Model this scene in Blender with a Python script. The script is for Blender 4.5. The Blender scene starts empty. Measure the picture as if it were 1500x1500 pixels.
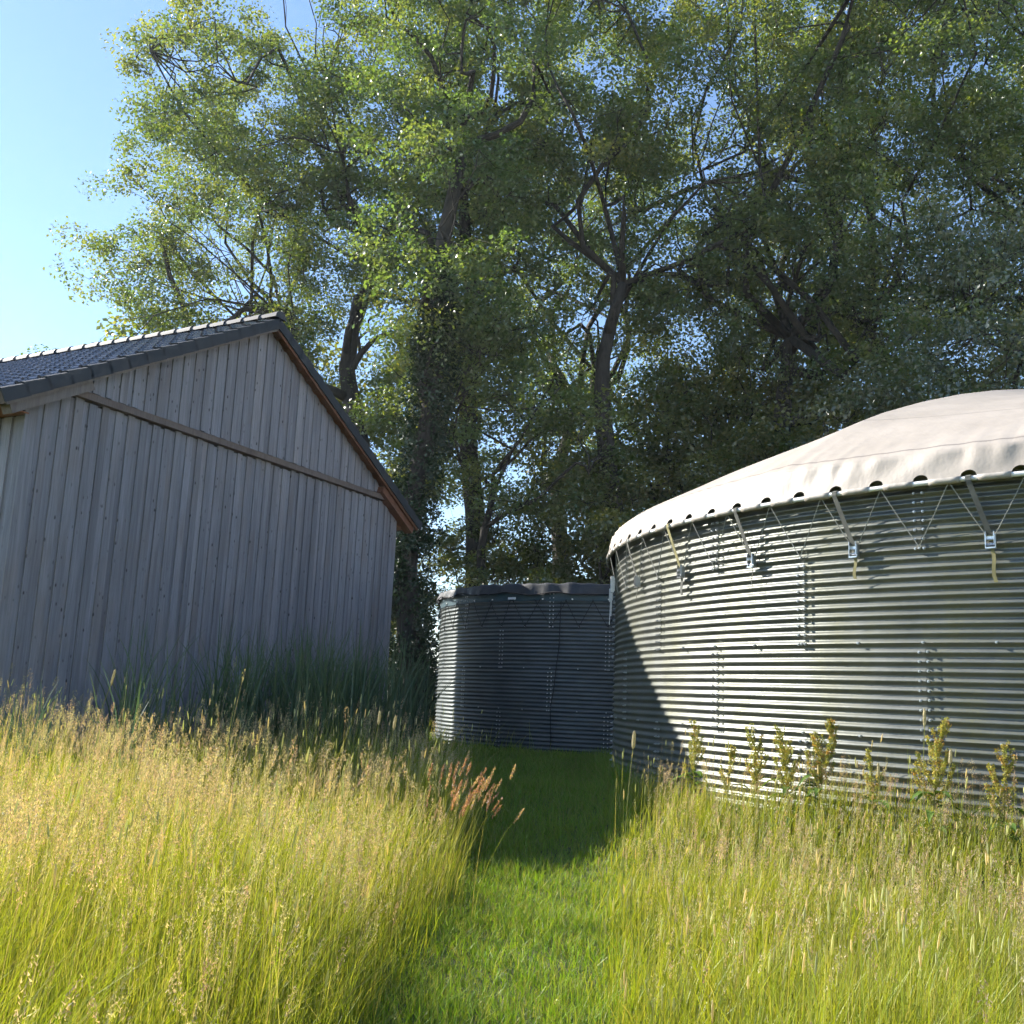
import bpy, math
import numpy as np
from mathutils import Matrix, Vector

R_ = math.radians
rng = np.random.default_rng(11)
scene = bpy.context.scene
COL = scene.collection

# ------------------------------------------------------------------ camera
F_PX, PITCH, ROLL, CAM_Z = 1461.7, 0.1812, 0.0399, 0.983
cam = bpy.data.cameras.new('camera')
cam.sensor_width = 36.0
cam.lens = F_PX / 1500.0 * 36.0
cam.clip_start = 0.05
cam.clip_end = 3000.0
cam_ob = bpy.data.objects.new('camera', cam)
COL.objects.link(cam_ob)
_r = Vector((1, 0, 0)); _u = Vector((0, -math.sin(PITCH), math.cos(PITCH))); _f = Vector((0, math.cos(PITCH), math.sin(PITCH)))
_rc = _r * math.cos(ROLL) + _u * math.sin(ROLL)
_uc = -_r * math.sin(ROLL) + _u * math.cos(ROLL)
_m = Matrix((( _rc.x, _uc.x, -_f.x, 0), (_rc.y, _uc.y, -_f.y, 0), (_rc.z, _uc.z, -_f.z, CAM_Z), (0, 0, 0, 1)))
cam_ob.matrix_world = _m
scene.camera = cam_ob

# ------------------------------------------------------------------ sky and sun
SUN_AZ, SUN_EL = R_(153.0), R_(33.1)          # azimuth counted from +X towards +Y
world = bpy.data.worlds.new('World')
scene.world = world
world.use_nodes = True
wn = world.node_tree.nodes; wl = world.node_tree.links
wn.clear()
sky = wn.new('ShaderNodeTexSky'); sky.sky_type = 'NISHITA'
sky.sun_disc = False
sky.sun_elevation = SUN_EL
sky.sun_rotation = math.pi / 2 - SUN_AZ
sky.air_density = 1.0; sky.dust_density = 0.12; sky.ozone_density = 3.0; sky.altitude = 30
bg = wn.new('ShaderNodeBackground'); bg.inputs['Strength'].default_value = 0.09
wo = wn.new('ShaderNodeOutputWorld')
wl.new(sky.outputs['Color'], bg.inputs['Color']); wl.new(bg.outputs['Background'], wo.inputs['Surface'])
sun = bpy.data.lights.new('sun', 'SUN'); sun.energy = 4.1; sun.angle = R_(0.5); sun.color = (1.0, 0.95, 0.87)
sun_ob = bpy.data.objects.new('sun', sun); COL.objects.link(sun_ob)
sd = Vector((math.cos(SUN_EL) * math.cos(SUN_AZ), math.cos(SUN_EL) * math.sin(SUN_AZ), math.sin(SUN_EL)))
sun_ob.rotation_euler = sd.to_track_quat('Z', 'Y').to_euler()
sun_ob.location = sd * 60

scene.view_settings.view_transform = 'Standard'
scene.view_settings.look = 'None'
scene.view_settings.exposure = 1.6
scene.view_settings.gamma = 1.0
scene.view_settings.use_curve_mapping = False
scene.render.engine = 'CYCLES'
cy = scene.cycles
cy.max_bounces = 5; cy.diffuse_bounces = 3; cy.glossy_bounces = 2; cy.transmission_bounces = 3; cy.transparent_max_bounces = 4
cy.use_denoising = True; cy.use_light_tree = False
cy.volume_bounces = 0; cy.use_adaptive_sampling = True; cy.adaptive_threshold = 0.03
cy.caustics_reflective = False; cy.caustics_refractive = False

# ------------------------------------------------------------------ helpers
def smooth(a, b, x):
    t = np.clip((x - a) / (b - a), 0, 1)
    return t * t * (3 - 2 * t)

def link(o, parent=None):
    COL.objects.link(o)
    if parent is not None:
        o.parent = parent
    return o

def mesh_data(name, V, polys, mat=None, smooth_shade=False, col=None, uv=None):
    """V (n,3); polys: list of int arrays (m,3) or (m,4), or a plain list of index lists."""
    me = bpy.data.meshes.new(name)
    V = np.asarray(V, np.float32).reshape(-1, 3)
    if isinstance(polys, np.ndarray):
        polys = [polys]
    if polys and isinstance(polys[0], np.ndarray) and polys[0].ndim == 2:
        idx = np.concatenate([p.ravel() for p in polys]).astype(np.int32)
        tot = np.concatenate([np.full(len(p), p.shape[1], np.int32) for p in polys])
    else:
        idx = np.array([i for f in polys for i in f], np.int32)
        tot = np.array([len(f) for f in polys], np.int32)
    start = np.concatenate([[0], np.cumsum(tot)[:-1]]).astype(np.int32)
    me.vertices.add(len(V)); me.vertices.foreach_set('co', V.ravel())
    me.loops.add(len(idx)); me.loops.foreach_set('vertex_index', idx)
    me.polygons.add(len(tot)); me.polygons.foreach_set('loop_start', start)
    try:
        me.polygons.foreach_set('loop_total', tot)
    except Exception:
        pass
    me.polygons.foreach_set('use_smooth', np.full(len(tot), bool(smooth_shade)))
    if col is not None:
        a = me.color_attributes.new('col', 'FLOAT_COLOR', 'POINT')
        c = np.ones((len(V), 4), np.float32); c[:, :3] = col
        a.data.foreach_set('color', c.ravel())
    if uv is not None:
        l = me.uv_layers.new(name='UVMap')
        l.data.foreach_set('uv', np.asarray(uv, np.float32)[idx].ravel())
    if mat is not None:
        me.materials.append(mat)
    me.update(); me.validate()
    return me

def obj(name, me, parent=None, loc=None, rot=None):
    o = bpy.data.objects.new(name, me)
    if loc is not None: o.location = loc
    if rot is not None: o.rotation_euler = rot
    return link(o, parent)

def mk(name, V, P, mat, parent=None, **k):
    return obj(name, mesh_data(name, V, P, mat, **k), parent)

def tag(o, label=None, cat=None, group=None, kind=None):
    if label: o['label'] = label
    if cat: o['category'] = cat
    if group: o['group'] = group
    if kind: o['kind'] = kind
    return o

def thing(name, label, cat, loc=(0, 0, 0), rz=0.0, group=None):
    o = bpy.data.objects.new(name, None); o.empty_display_size = 0.3
    o.location = loc; o.rotation_euler = (0, 0, rz)
    link(o); tag(o, label, cat, group)
    return o

class MB:
    """collects shapes into one mesh"""
    def __init__(s): s.v = []; s.f = []; s.n = 0
    def add(s, V, F):
        V = np.asarray(V, float).reshape(-1, 3)
        s.v.append(V); s.f += [[i + s.n for i in f] for f in F]; s.n += len(V)
    def box(s, x0, x1, y0, y1, z0, z1, M=None):
        V = np.array([(x, y, z) for z in (z0, z1) for y in (y0, y1) for x in (x0, x1)], float)
        if M is not None: V = (np.asarray(M)[:3, :3] @ V.T).T + np.asarray(M)[:3, 3]
        s.add(V, [(0, 2, 3, 1), (4, 5, 7, 6), (0, 1, 5, 4), (2, 6, 7, 3), (0, 4, 6, 2), (1, 3, 7, 5)])
    def tube(s, P, rad, n=6, cap=True):
        V, F = tube(P, rad, n, cap); s.add(V, F)
    def build(s, name, mat, parent=None, **k):
        return mk(name, np.concatenate(s.v), s.f, mat, parent, **k)

def tube(P, rad, n=6, cap=True):
    P = np.asarray(P, float); m = len(P)
    rad = np.broadcast_to(np.asarray(rad, float), (m,))
    T = np.gradient(P, axis=0); T /= np.linalg.norm(T, axis=1)[:, None] + 1e-9
    ref = np.array([0, 0, 1.0]) if abs(T[:, 2]).mean() < 0.8 else np.array([1.0, 0, 0])
    A = np.cross(T, ref); A /= np.linalg.norm(A, axis=1)[:, None] + 1e-9
    B = np.cross(T, A)
    th = np.linspace(0, 2 * np.pi, n, endpoint=False)
    V = P[:, None] + rad[:, None, None] * (np.cos(th)[None, :, None] * A[:, None] + np.sin(th)[None, :, None] * B[:, None])
    F = []
    for i in range(m - 1):
        for j in range(n):
            k = (j + 1) % n
            F.append((i * n + j, i * n + k, (i + 1) * n + k, (i + 1) * n + j))
    if cap:
        F.append(tuple(range(n))[::-1]); F.append(tuple((m - 1) * n + j for j in range(n)))
    return V.reshape(-1, 3), F

# ------------------------------------------------------------------ materials
def new_mat(name):
    m = bpy.data.materials.new(name); m.use_nodes = True
    nt = m.node_tree; nt.nodes.clear()
    out = nt.nodes.new('ShaderNodeOutputMaterial')
    b = nt.nodes.new('ShaderNodeBsdfPrincipled')
    nt.links.new(b.outputs[0], out.inputs['Surface'])
    return m, nt, b, out

def N(nt, t, **k):
    n = nt.nodes.new(t)
    for a, v in k.items():
        if a.startswith('i_'): n.inputs[a[2:].replace('_', ' ')].default_value = v
        else: setattr(n, a, v)
    return n

def ramp(nt, fac, stops):
    r = nt.nodes.new('ShaderNodeValToRGB')
    el = r.color_ramp.elements
    while len(el) < len(stops): el.new(0.5)
    for e, (p, c) in zip(el, stops):
        e.position = p; e.color = (*c, 1) if len(c) == 3 else c
    nt.links.new(fac, r.inputs['Fac'])
    return r.outputs['Color']

def mixc(nt, fac, a, b, mode='MIX'):
    n = nt.nodes.new('ShaderNodeMix'); n.data_type = 'RGBA'; n.blend_type = mode
    for s, v in ((n.inputs['Factor'], fac), (n.inputs['A'], a), (n.inputs['B'], b)):
        if hasattr(v, 'is_linked'): nt.links.new(v, s)
        elif isinstance(v, (int, float)): s.default_value = v
        else: s.default_value = (*v, 1)
    return n.outputs['Result']

def mth(nt, op, a, b=None):
    n = nt.nodes.new('ShaderNodeMath'); n.operation = op
    for i, v in enumerate((a, b)):
        if v is None: continue
        if hasattr(v, 'is_linked'): nt.links.new(v, n.inputs[i])
        else: n.inputs[i].default_value = v
    return n.outputs[0]

def coords(nt, scale=(1, 1, 1), kind='Object', rand=0.0):
    tc = nt.nodes.new('ShaderNodeTexCoord')
    mp = nt.nodes.new('ShaderNodeMapping'); mp.inputs['Scale'].default_value = scale
    nt.links.new(tc.outputs[kind], mp.inputs['Vector'])
    if rand:
        oi = nt.nodes.new('ShaderNodeObjectInfo')
        v = nt.nodes.new('ShaderNodeVectorMath'); v.operation = 'MULTIPLY'
        cb = nt.nodes.new('ShaderNodeCombineXYZ')
        for i in range(3): nt.links.new(oi.outputs['Random'], cb.inputs[i])
        v.inputs[1].default_value = (rand, rand * 1.7, rand * 2.3)
        nt.links.new(cb.outputs[0], v.inputs[0]); nt.links.new(v.outputs[0], mp.inputs['Location'])
    return mp.outputs[0]

def noise(nt, vec, scale, detail=4, rough=0.55):
    n = N(nt, 'ShaderNodeTexNoise'); n.inputs['Scale'].default_value = scale
    n.inputs['Detail'].default_value = detail; n.inputs['Roughness'].default_value = rough
    nt.links.new(vec, n.inputs['Vector']); return n.outputs['Fac']

def bump(nt, b, h, strength=0.3, dist=0.01):
    n = N(nt, 'ShaderNodeBump'); n.inputs['Strength'].default_value = strength; n.inputs['Distance'].default_value = dist
    nt.links.new(h, n.inputs['Height']); nt.links.new(n.outputs[0], b.inputs['Normal'])

def plain(name, c, rough=0.6, metal=0.0, vary=0.15, scale=8.0):
    m, nt, b, o = new_mat(name)
    f = noise(nt, coords(nt, rand=7), scale, 5)
    nt.links.new(ramp(nt, f, [(0.3, tuple(x * (1 - vary) for x in c)), (0.7, tuple(min(1, x * (1 + vary)) for x in c))]), b.inputs['Base Color'])
    b.inputs['Roughness'].default_value = rough; b.inputs['Metallic'].default_value = metal
    return m

def timber_mat(name, dark, light, knots=True, browning=(0.20, 0.13, 0.08), brown=0.3):
    m, nt, b, o = new_mat(name)
    v1 = coords(nt, (30, 30, 1.1), rand=31)
    v2 = coords(nt, (1, 1, 1), rand=17)
    g = noise(nt, v1, 1.6, 6, 0.65)
    base = ramp(nt, g, [(0.25, dark), (0.75, light)])
    oi = nt.nodes.new('ShaderNodeObjectInfo')
    base = mixc(nt, 0.75, base, ramp(nt, oi.outputs['Random'], [(0.0, (0.66, 0.65, 0.67)), (0.4, (1.0, 1.0, 1.03)), (0.7, (0.78, 0.77, 0.79)), (1.0, (1.2, 1.17, 1.15))]), 'MULTIPLY')
    patch = noise(nt, v2, 0.9, 3)
    pf = mth(nt, 'MULTIPLY', ramp(nt, patch, [(0.5, (0, 0, 0)), (0.75, (1, 1, 1))]), brown)
    base = mixc(nt, pf, base, browning)
    st = noise(nt, coords(nt, (7, 7, 0.3), rand=29), 1.0, 4, 0.6)
    base = mixc(nt, 1.0, base, ramp(nt, st, [(0.32, (0.76, 0.75, 0.76)), (0.5, (1, 1, 1)), (0.7, (1.08, 1.07, 1.06))]), 'MULTIPLY')
    h = g
    if knots:
        kv = coords(nt, (11, 11, 5.5), rand=43)
        vo = N(nt, 'ShaderNodeTexVoronoi'); vo.inputs['Scale'].default_value = 1.0; vo.inputs['Randomness'].default_value = 1.0
        nt.links.new(kv, vo.inputs['Vector'])
        kn = ramp(nt, vo.outputs['Distance'], [(0.11, (1, 1, 1)), (0.18, (0, 0, 0))])
        big = noise(nt, v2, 2.3, 2)
        kn = mth(nt, 'MULTIPLY', kn, ramp(nt, big, [(0.42, (0, 0, 0)), (0.60, (0.95, 0.95, 0.95))]))
        base = mixc(nt, kn, base, (0.025, 0.02, 0.02))
    nt.links.new(base, b.inputs['Base Color'])
    b.inputs['Roughness'].default_value = 0.75
    b.inputs['Specular IOR Level'].default_value = 0.35
    bump(nt, b, h, 0.35, 0.004)
    return m

M_board = timber_mat('weathered_timber', (0.17, 0.164, 0.178), (0.315, 0.304, 0.324))
M_trim = timber_mat('brown_trim', (0.125, 0.092, 0.078), (0.215, 0.165, 0.14), knots=False, brown=0.5)
M_barge = timber_mat('grey_brown_barge', (0.15, 0.125, 0.11), (0.25, 0.21, 0.19), knots=False, brown=0.4)
M_soffit = timber_mat('brown_soffit', (0.22, 0.09, 0.045), (0.34, 0.15, 0.08), knots=False, brown=0.3)
M_redtrim = timber_mat('red_brown_barge', (0.15, 0.062, 0.035), (0.25, 0.11, 0.062), knots=False, brown=0.3)
M_verge = plain('dark_verge_tile', (0.026, 0.029, 0.035), 0.65)
M_ridge = plain('ridge_tile', (0.05, 0.05, 0.055), 0.6)
M_dark = plain('barn_core', (0.03, 0.028, 0.026), 0.9)

def tile_mat():
    m, nt, b, o = new_mat('concrete_tile')
    v = coords(nt, (1, 1, 1), rand=13)
    f = noise(nt, v, 14, 5)
    c = ramp(nt, f, [(0.3, (0.036, 0.031, 0.034)), (0.7, (0.068, 0.058, 0.061))])
    oi = nt.nodes.new('ShaderNodeObjectInfo')
    c = mixc(nt, 0.7, c, ramp(nt, oi.outputs['Random'], [(0, (0.75, 0.75, 0.75)), (1, (1.25, 1.2, 1.2))]), 'MULTIPLY')
    nt.links.new(c, b.inputs['Base Color'])
    nt.links.new(ramp(nt, noise(nt, v, 30, 3), [(0.3, (0.22,) * 3), (0.7, (0.36,) * 3)]), b.inputs['Roughness'])
    b.inputs['Specular IOR Level'].default_value = 0.8
    bump(nt, b, f, 0.15, 0.004)
    return m
M_tile = tile_mat()

def steel_mat(name, algae=0.5, tint=(1, 1, 1), metal=0.62):
    m, nt, b, o = new_mat(name)
    v = coords(nt)
    f = noise(nt, v, 2.2, 5); f2 = noise(nt, v, 45, 4, 0.7)
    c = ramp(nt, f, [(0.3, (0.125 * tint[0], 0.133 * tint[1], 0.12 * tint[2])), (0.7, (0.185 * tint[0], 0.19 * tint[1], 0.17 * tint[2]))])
    oi = nt.nodes.new('ShaderNodeObjectInfo')
    c = mixc(nt, 0.6, c, ramp(nt, oi.outputs['Random'], [(0, (0.86, 0.87, 0.88)), (1, (1.08, 1.07, 1.05))]), 'MULTIPLY')
    wv = coords(nt, (1, 1, 0.25))
    a = noise(nt, wv, 1.3, 6, 0.7)
    am = mth(nt, 'MULTIPLY', ramp(nt, a, [(0.46, (0, 0, 0)), (0.68, (1, 1, 1))]), algae)
    am = mth(nt, 'MULTIPLY', am, ramp(nt, f2, [(0.35, (0.3,) * 3), (0.6, (1, 1, 1))]))
    c = mixc(nt, am, c, (0.13, 0.125, 0.04))
    sp = noise(nt, v, 130, 2)
    c = mixc(nt, mth(nt, 'MULTIPLY', ramp(nt, sp, [(0.62, (0, 0, 0)), (0.7, (1, 1, 1))]), 0.35), c, (0.12, 0.115, 0.09))
    nt.links.new(c, b.inputs['Base Color'])
    mt = mth(nt, 'SUBTRACT', metal, mth(nt, 'MULTIPLY', am, 0.6))
    nt.links.new(mt, b.inputs['Metallic'])
    nt.links.new(ramp(nt, f2, [(0.3, (0.36,) * 3), (0.7, (0.52,) * 3)]), b.inputs['Roughness'])
    bump(nt, b, f2, 0.10, 0.002)
    return m
M_steel = steel_mat('weathered_galvanised_steel', 0.7)
M_steel_shade = steel_mat('galvanised_steel_shade', 0.10, (0.62, 0.68, 0.78), 0.35)  # same steel as the large tank, its shade painted in by a darker bluish tint
M_zinc = plain('zinc_bolt', (0.55, 0.56, 0.56), 0.4, 0.8)
M_chrome = plain('buckle_metal', (0.62, 0.63, 0.64), 0.28, 0.95)
M_web_dark = plain('strap_webbing_dark', (0.10, 0.10, 0.085), 0.85, vary=0.4)
M_web_yel = plain('strap_webbing_yellow', (0.22, 0.195, 0.085), 0.85, vary=0.3)
M_cord = plain('cord', (0.11, 0.105, 0.095), 0.9)
M_cordlight = plain('cord_light', (0.30, 0.29, 0.25), 0.9)
M_black = plain('black_cord', (0.012, 0.012, 0.013), 0.8)
M_white = plain('white_plastic', (0.75, 0.75, 0.73), 0.4)

def canvas_mat():
    m, nt, b, o = new_mat('beige_canvas')
    tc = nt.nodes.new('ShaderNodeTexCoord')
    sep = nt.nodes.new('ShaderNodeSeparateXYZ'); nt.links.new(tc.outputs['UV'], sep.inputs[0])
    v = coords(nt)
    f = noise(nt, v, 1.4, 5)
    c = ramp(nt, f, [(0.3, (0.355, 0.307, 0.258)), (0.7, (0.44, 0.383, 0.325))])
    # stitched seams: thin thread rows at set heights of the sewn sheet
    line = None
    for p in (0.30, 0.355, 0.475):
        d = mth(nt, 'ABSOLUTE', mth(nt, 'SUBTRACT', sep.outputs['Y'], p))
        l = mth(nt, 'LESS_THAN', d, 0.0011)
        line = l if line is None else mth(nt, 'MAXIMUM', line, l)
    c = mixc(nt, mth(nt, 'MULTIPLY', line, 0.55), c, (0.10, 0.085, 0.075))
    dirt = mth(nt, 'MULTIPLY', ramp(nt, noise(nt, v, 7, 6, 0.7), [(0.5, (0, 0, 0)), (0.75, (1, 1, 1))]), 0.22)
    c = mixc(nt, dirt, c, (0.24, 0.20, 0.16))
    nt.links.new(c, b.inputs['Base Color'])
    b.inputs['Roughness'].default_value = 0.55
    bump(nt, b, noise(nt, coords(nt, (1, 1, 0.6)), 5.0, 5, 0.6), 0.35, 0.03)
    return m
M_canvas = canvas_mat()
M_sleeve = plain('hem_sleeve', (0.36, 0.325, 0.28), 0.6, vary=0.25, scale=12)
def tarp_mat(name, c):
    m, nt, b, o = new_mat(name)
    v = coords(nt)
    f = noise(nt, v, 3, 4)
    nt.links.new(ramp(nt, f, [(0.3, tuple(x * 0.8 for x in c)), (0.7, tuple(x * 1.3 for x in c))]), b.inputs['Base Color'])
    b.inputs['Roughness'].default_value = 0.5
    bump(nt, b, noise(nt, v, 9, 4), 0.3, 0.02)
    return m
M_tarp = tarp_mat('black_tarpaulin', (0.018, 0.020, 0.023))
M_liner = tarp_mat('teal_liner', (0.02, 0.055, 0.07))

def leafy(name, trans=0.45, tcol=(1.9, 1.75, 0.7), rough=0.45, spec=0.5):
    """base colour from the per-leaf attribute; part of the light passes through"""
    m, nt, b, o = new_mat(name)
    nt.nodes.remove(b)
    at = nt.nodes.new('ShaderNodeAttribute'); at.attribute_name = 'col'
    df = nt.nodes.new('ShaderNodeBsdfDiffuse'); nt.links.new(at.outputs['Color'], df.inputs['Color'])
    tr = nt.nodes.new('ShaderNodeBsdfTranslucent')
    nt.links.new(mixc(nt, 1.0, at.outputs['Color'], tcol, 'MULTIPLY'), tr.inputs['Color'])
    mx = nt.nodes.new('ShaderNodeMixShader'); mx.inputs[0].default_value = trans
    nt.links.new(df.outputs[0], mx.inputs[1]); nt.links.new(tr.outputs[0], mx.inputs[2])
    gl = nt.nodes.new('ShaderNodeBsdfGlossy'); gl.inputs['Roughness'].default_value = rough
    m2 = nt.nodes.new('ShaderNodeMixShader'); m2.inputs[0].default_value = spec * 0.1
    nt.links.new(mx.outputs[0], m2.inputs[1]); nt.links.new(gl.outputs[0], m2.inputs[2])
    nt.links.new(m2.outputs[0], o.inputs['Surface'])
    return m
M_leaf = leafy('oak_leaf', 0.52, (2.4, 2.1, 0.75), 0.38, 1.2)
M_ivy = leafy('ivy_leaf', 0.15, (1.5, 1.5, 0.6), 0.4, 0.5)
M_grass = leafy('grass', 0.45, (1.7, 1.55, 0.7), 0.5, 0.35)
M_reed = leafy('reed_leaf', 0.3, (1.4, 1.4, 0.8), 0.5, 0.4)
M_dock = leafy('dock', 0.35, (1.5, 1.4, 0.7), 0.6, 0.3)

def bark_mat():
    m, nt, b, o = new_mat('oak_bark')
    f = noise(nt, coords(nt, (5, 5, 1.2)), 2.2, 6, 0.7)
    nt.links.new(ramp(nt, f, [(0.3, (0.022, 0.017, 0.013)), (0.7, (0.075, 0.062, 0.05))]), b.inputs['Base Color'])
    b.inputs['Roughness'].default_value = 0.9
    bump(nt, b, f, 0.8, 0.05)
    return m
M_bark = bark_mat()
def ground_mat():
    m, nt, b, o = new_mat('meadow_ground')
    v = coords(nt)
    f = noise(nt, v, 1.2, 6); f2 = noise(nt, v, 18, 5)
    c = ramp(nt, f, [(0.3, (0.045, 0.065, 0.018)), (0.7, (0.085, 0.10, 0.028))])
    c = mixc(nt, mth(nt, 'MULTIPLY', ramp(nt, f2, [(0.5, (0, 0, 0)), (0.7, (1, 1, 1))]), 0.5), c, (0.07, 0.05, 0.03))
    nt.links.new(c, b.inputs['Base Color']); b.inputs['Roughness'].default_value = 0.95
    bump(nt, b, f2, 0.6, 0.05)
    return m
M_ground = ground_mat()

# ------------------------------------------------------------------ ground
BIG = (7.6544, 12.5748, 6.2662)
SML = (2.2497, 21.9925, 3.7106)
def gz(x, y):
    x = np.asarray(x, float); y = np.asarray(y, float)
    g = -0.50 + 0.47 * smooth(7.0, 14.5, y)
    d = np.hypot(x - BIG[0], y - BIG[1]) - BIG[2]
    g = g + (-0.02 - g) * (1 - smooth(0.15, 2.0, d))
    return g + 0.02 * np.sin(x * 2.1 + y * 0.7) * np.sin(y * 1.7 - x)
xs = np.unique(np.concatenate([np.linspace(-420, -40, 18), np.linspace(-40, -14, 14), np.arange(-14, 16, 0.3), np.linspace(16, 60, 18), np.linspace(60, 420, 18)]))
ys = np.unique(np.concatenate([np.linspace(-150, -6, 10), np.arange(-6, 30, 0.3), np.linspace(30, 90, 20), np.linspace(90, 700, 24)]))
X, Y = np.meshgrid(xs, ys)
nx, ny = len(xs), len(ys)
ii = (np.arange(ny - 1)[:, None] * nx + np.arange(nx - 1)[None]).ravel()
tag(mk('ground', np.c_[X.ravel(), Y.ravel(), gz(X, Y).ravel()], np.c_[ii, ii + 1, ii + nx + 1, ii + nx], M_ground, smooth_shade=True),
    'uneven grassy meadow ground under the tall grass', None, None, 'structure')

# ------------------------------------------------------------------ barn
def build_barn():
    k = 0.737
    L0 = np.array([-6.307, 12.473]); ba = 1.1034
    W = 8.685; ZB, ZA, ZR = 4.784, 7.021, 7.267           # belt, wall apex, ridge top (world z)
    Z0 = -0.12; LEN = 14.0
    # local axes: x along the gable (left corner to right corner), y into the barn, z up
    root = thing('barn', 'grey weathered timber barn with a dark tiled gable roof', 'barn', (L0[0], L0[1], 0), ba)
    ZE = ZB - 0.17                                          # roof line over the wall face
    slope = (ZA - ZE) / (W / 2); ang = math.atan(slope)
    # core
    mb = MB()
    prof = [(0.0, Z0), (W, Z0), (W, ZE - .02), (W / 2, ZA - .02), (0.0, ZE - .02)]
    V = [(x, 0.03, z) for x, z in prof] + [(x, LEN, z) for x, z in prof]
    mb.add(V, [(0, 1, 2, 3, 4), (9, 8, 7, 6, 5)] + [(i, i + 5, (i + 1) % 5 + 5, (i + 1) % 5) for i in range(5)])
    mb.build('wall', M_dark, root)
    r = np.random.default_rng(5)
    def board(x0, x1, yf, th, z0, zt0, zt1, nm='board'):
        """plank from z0 up to a sloping cut (zt0 at x0, zt1 at x1); front face at y = yf"""
        bv = 0.004
        w = x1 - x0
        xa = [x0, x0 + bv, x1 - bv, x1]
        ya = [yf + bv, yf, yf, yf + bv]
        za = [zt0, zt0, zt1, zt1]
        V = []
        for x, y, z in zip(xa, ya, za): V.append((x, y, z0)); V.append((x, y, z))
        V += [(x1, yf + th, z0), (x1, yf + th, zt1), (x0, yf + th, z0), (x0, yf + th, zt0)]
        n = 6
        F = [(2 * i, 2 * ((i + 1) % n), 2 * ((i + 1) % n) + 1, 2 * i + 1) for i in range(n)]
        F += [tuple(2 * i + 1 for i in range(n)), tuple(2 * i for i in range(n))[::-1]]
        return mk(nm, V, F, M_board, root)
    per = W / 38
    top = lambda x: ZE + slope * (W / 2 - abs(x - W / 2))
    x = 0.0
    for i in range(38):
        cw = per * (0.55 + r.uniform(-.06, .06)); xo = i * per + r.uniform(-.006, .006)
        last = (i == 37)
        xc1 = W if last else min(W, xo + cw)
        xc0 = 0.0 if i == 0 else max(0.0, xo)
        # lower tier: cover board and the recessed board beside it
        zt = ZB - 0.075 + r.uniform(-.02, .012)
        lim = lambda x: min(zt, top(x) - 0.14)
        xs_ = xc1 - 0.012; xe_ = min(W, (i + 1) * per + 0.014)
        board(xc0 if i else -.047, xc1, -0.045 - r.uniform(0, .005), 0.022, Z0 + r.uniform(0, .03), lim(xc0), lim(xc1))
        if not last:
            zt2 = zt - r.uniform(0.0, .02)
            board(xs_, xe_, -0.021 - r.uniform(0, .003), 0.02, Z0 + .02, min(zt2, top(xs_) - .14), min(zt2, top(xe_) - .14))
        # gable tier
        zb = ZB + 0.055
        for (a, b_, yf) in ((xc0, xc1, -0.075), (xs_, xe_, -0.052)):
            if yf == -0.052 and last: continue
            ta, tb = top(a) - 0.03, top(b_) - 0.03
            if a < W / 2 < b_: 
                board(a, W / 2, yf, .02, zb, ta, top(W / 2) - .03); board(W / 2, b_, yf, .02, zb, top(W / 2) - .03, tb); continue
            if max(ta, tb) < zb + 0.03: continue
            board(a, b_, yf - r.uniform(0, .004), 0.02, zb + r.uniform(-.008, .008), max(ta, zb + .02), max(tb, zb + .02))
    # belt trim along the gable
    m = MB(); m.box(0.46, W - 0.46, -0.125, 0.0, ZB - 0.065, ZB + 0.03); m.build('belt_trim', M_trim, root)
    m = MB(); V = [(0.46, -.13, ZB + .03), (W - .46, -.13, ZB + .03), (W - .46, 0, ZB + .075), (0.46, 0, ZB + .075), (0.46, -.13, ZB + .015), (W - .46, -.13, ZB + .015)]
    m.add(V, [(0, 1, 2, 3), (4, 5, 1, 0)]); m.build('drip_board', M_trim, root)
    # side wall boards (only the near stretch is in the picture)
    for i in range(26):
        a = i * per
        m = MB(); m.box(-0.046, -0.024, a - 0.022, a + per * .56, Z0, ZE - .345); m.build('side_board', M_board, root)
        m = MB(); m.box(-0.022, -0.002, a + per * .5, a + per * 1.06, Z0, ZE - .345); m.build('side_board', M_board, root)
    # roof -----------------------------------------------------------
    ov = 0.26; eave = 0.53
    ca, sa = math.cos(ang), math.sin(ang)
    SL = (W / 2 + eave) / ca                           # slope length
    def slope_M(side):
        # local: a = down the slope from ridge, b = along ridge (y), c = up normal
        if side < 0: ex = np.array([-ca, 0, -sa]); en = np.array([-sa, 0, ca])
        else: ex = np.array([ca, 0, -sa]); en = np.array([sa, 0, ca])
        M = np.eye(4); M[:3, 0] = ex; M[:3, 1] = (0, 1, 0); M[:3, 2] = en
        M[:3, 3] = (W / 2, 0, ZA); return M
    for side in (-1, 1):
        M = slope_M(side)
        m = MB(); m.box(0.0, SL - .06, -ov + 0.03, LEN + ov, 0.03, 0.10, M); m.build('roof_deck', M_soffit, root)
        # planks of the overhang seen from below
        npl = 22
        for i in range(npl):
            a0, a1 = SL * i / npl, SL * (i + 1) / npl - .008
            m = MB(); m.box(a0, min(a1, SL - .05), -ov + .03, 0.0, 0.008, 0.0285, M); m.build('soffit_plank', M_soffit, root)
        m = MB(); m.box(0.0, SL - .03, -ov, -ov + .028, -0.075, 0.118, M); m.build('barge_board', M_barge if side < 0 else M_redtrim, root)
        m = MB(); m.box(SL - 1.45, SL - .10, -ov + .05, -.03, -0.20, -0.077, M); m.build('eave_bracket_board', M_barge if side < 0 else M_redtrim, root)
        m = MB(); m.box(SL - .05, SL - .02, -ov + .03, LEN + ov, -0.06, 0.10, M); m.build('fascia_board', M_trim, root)
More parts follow.
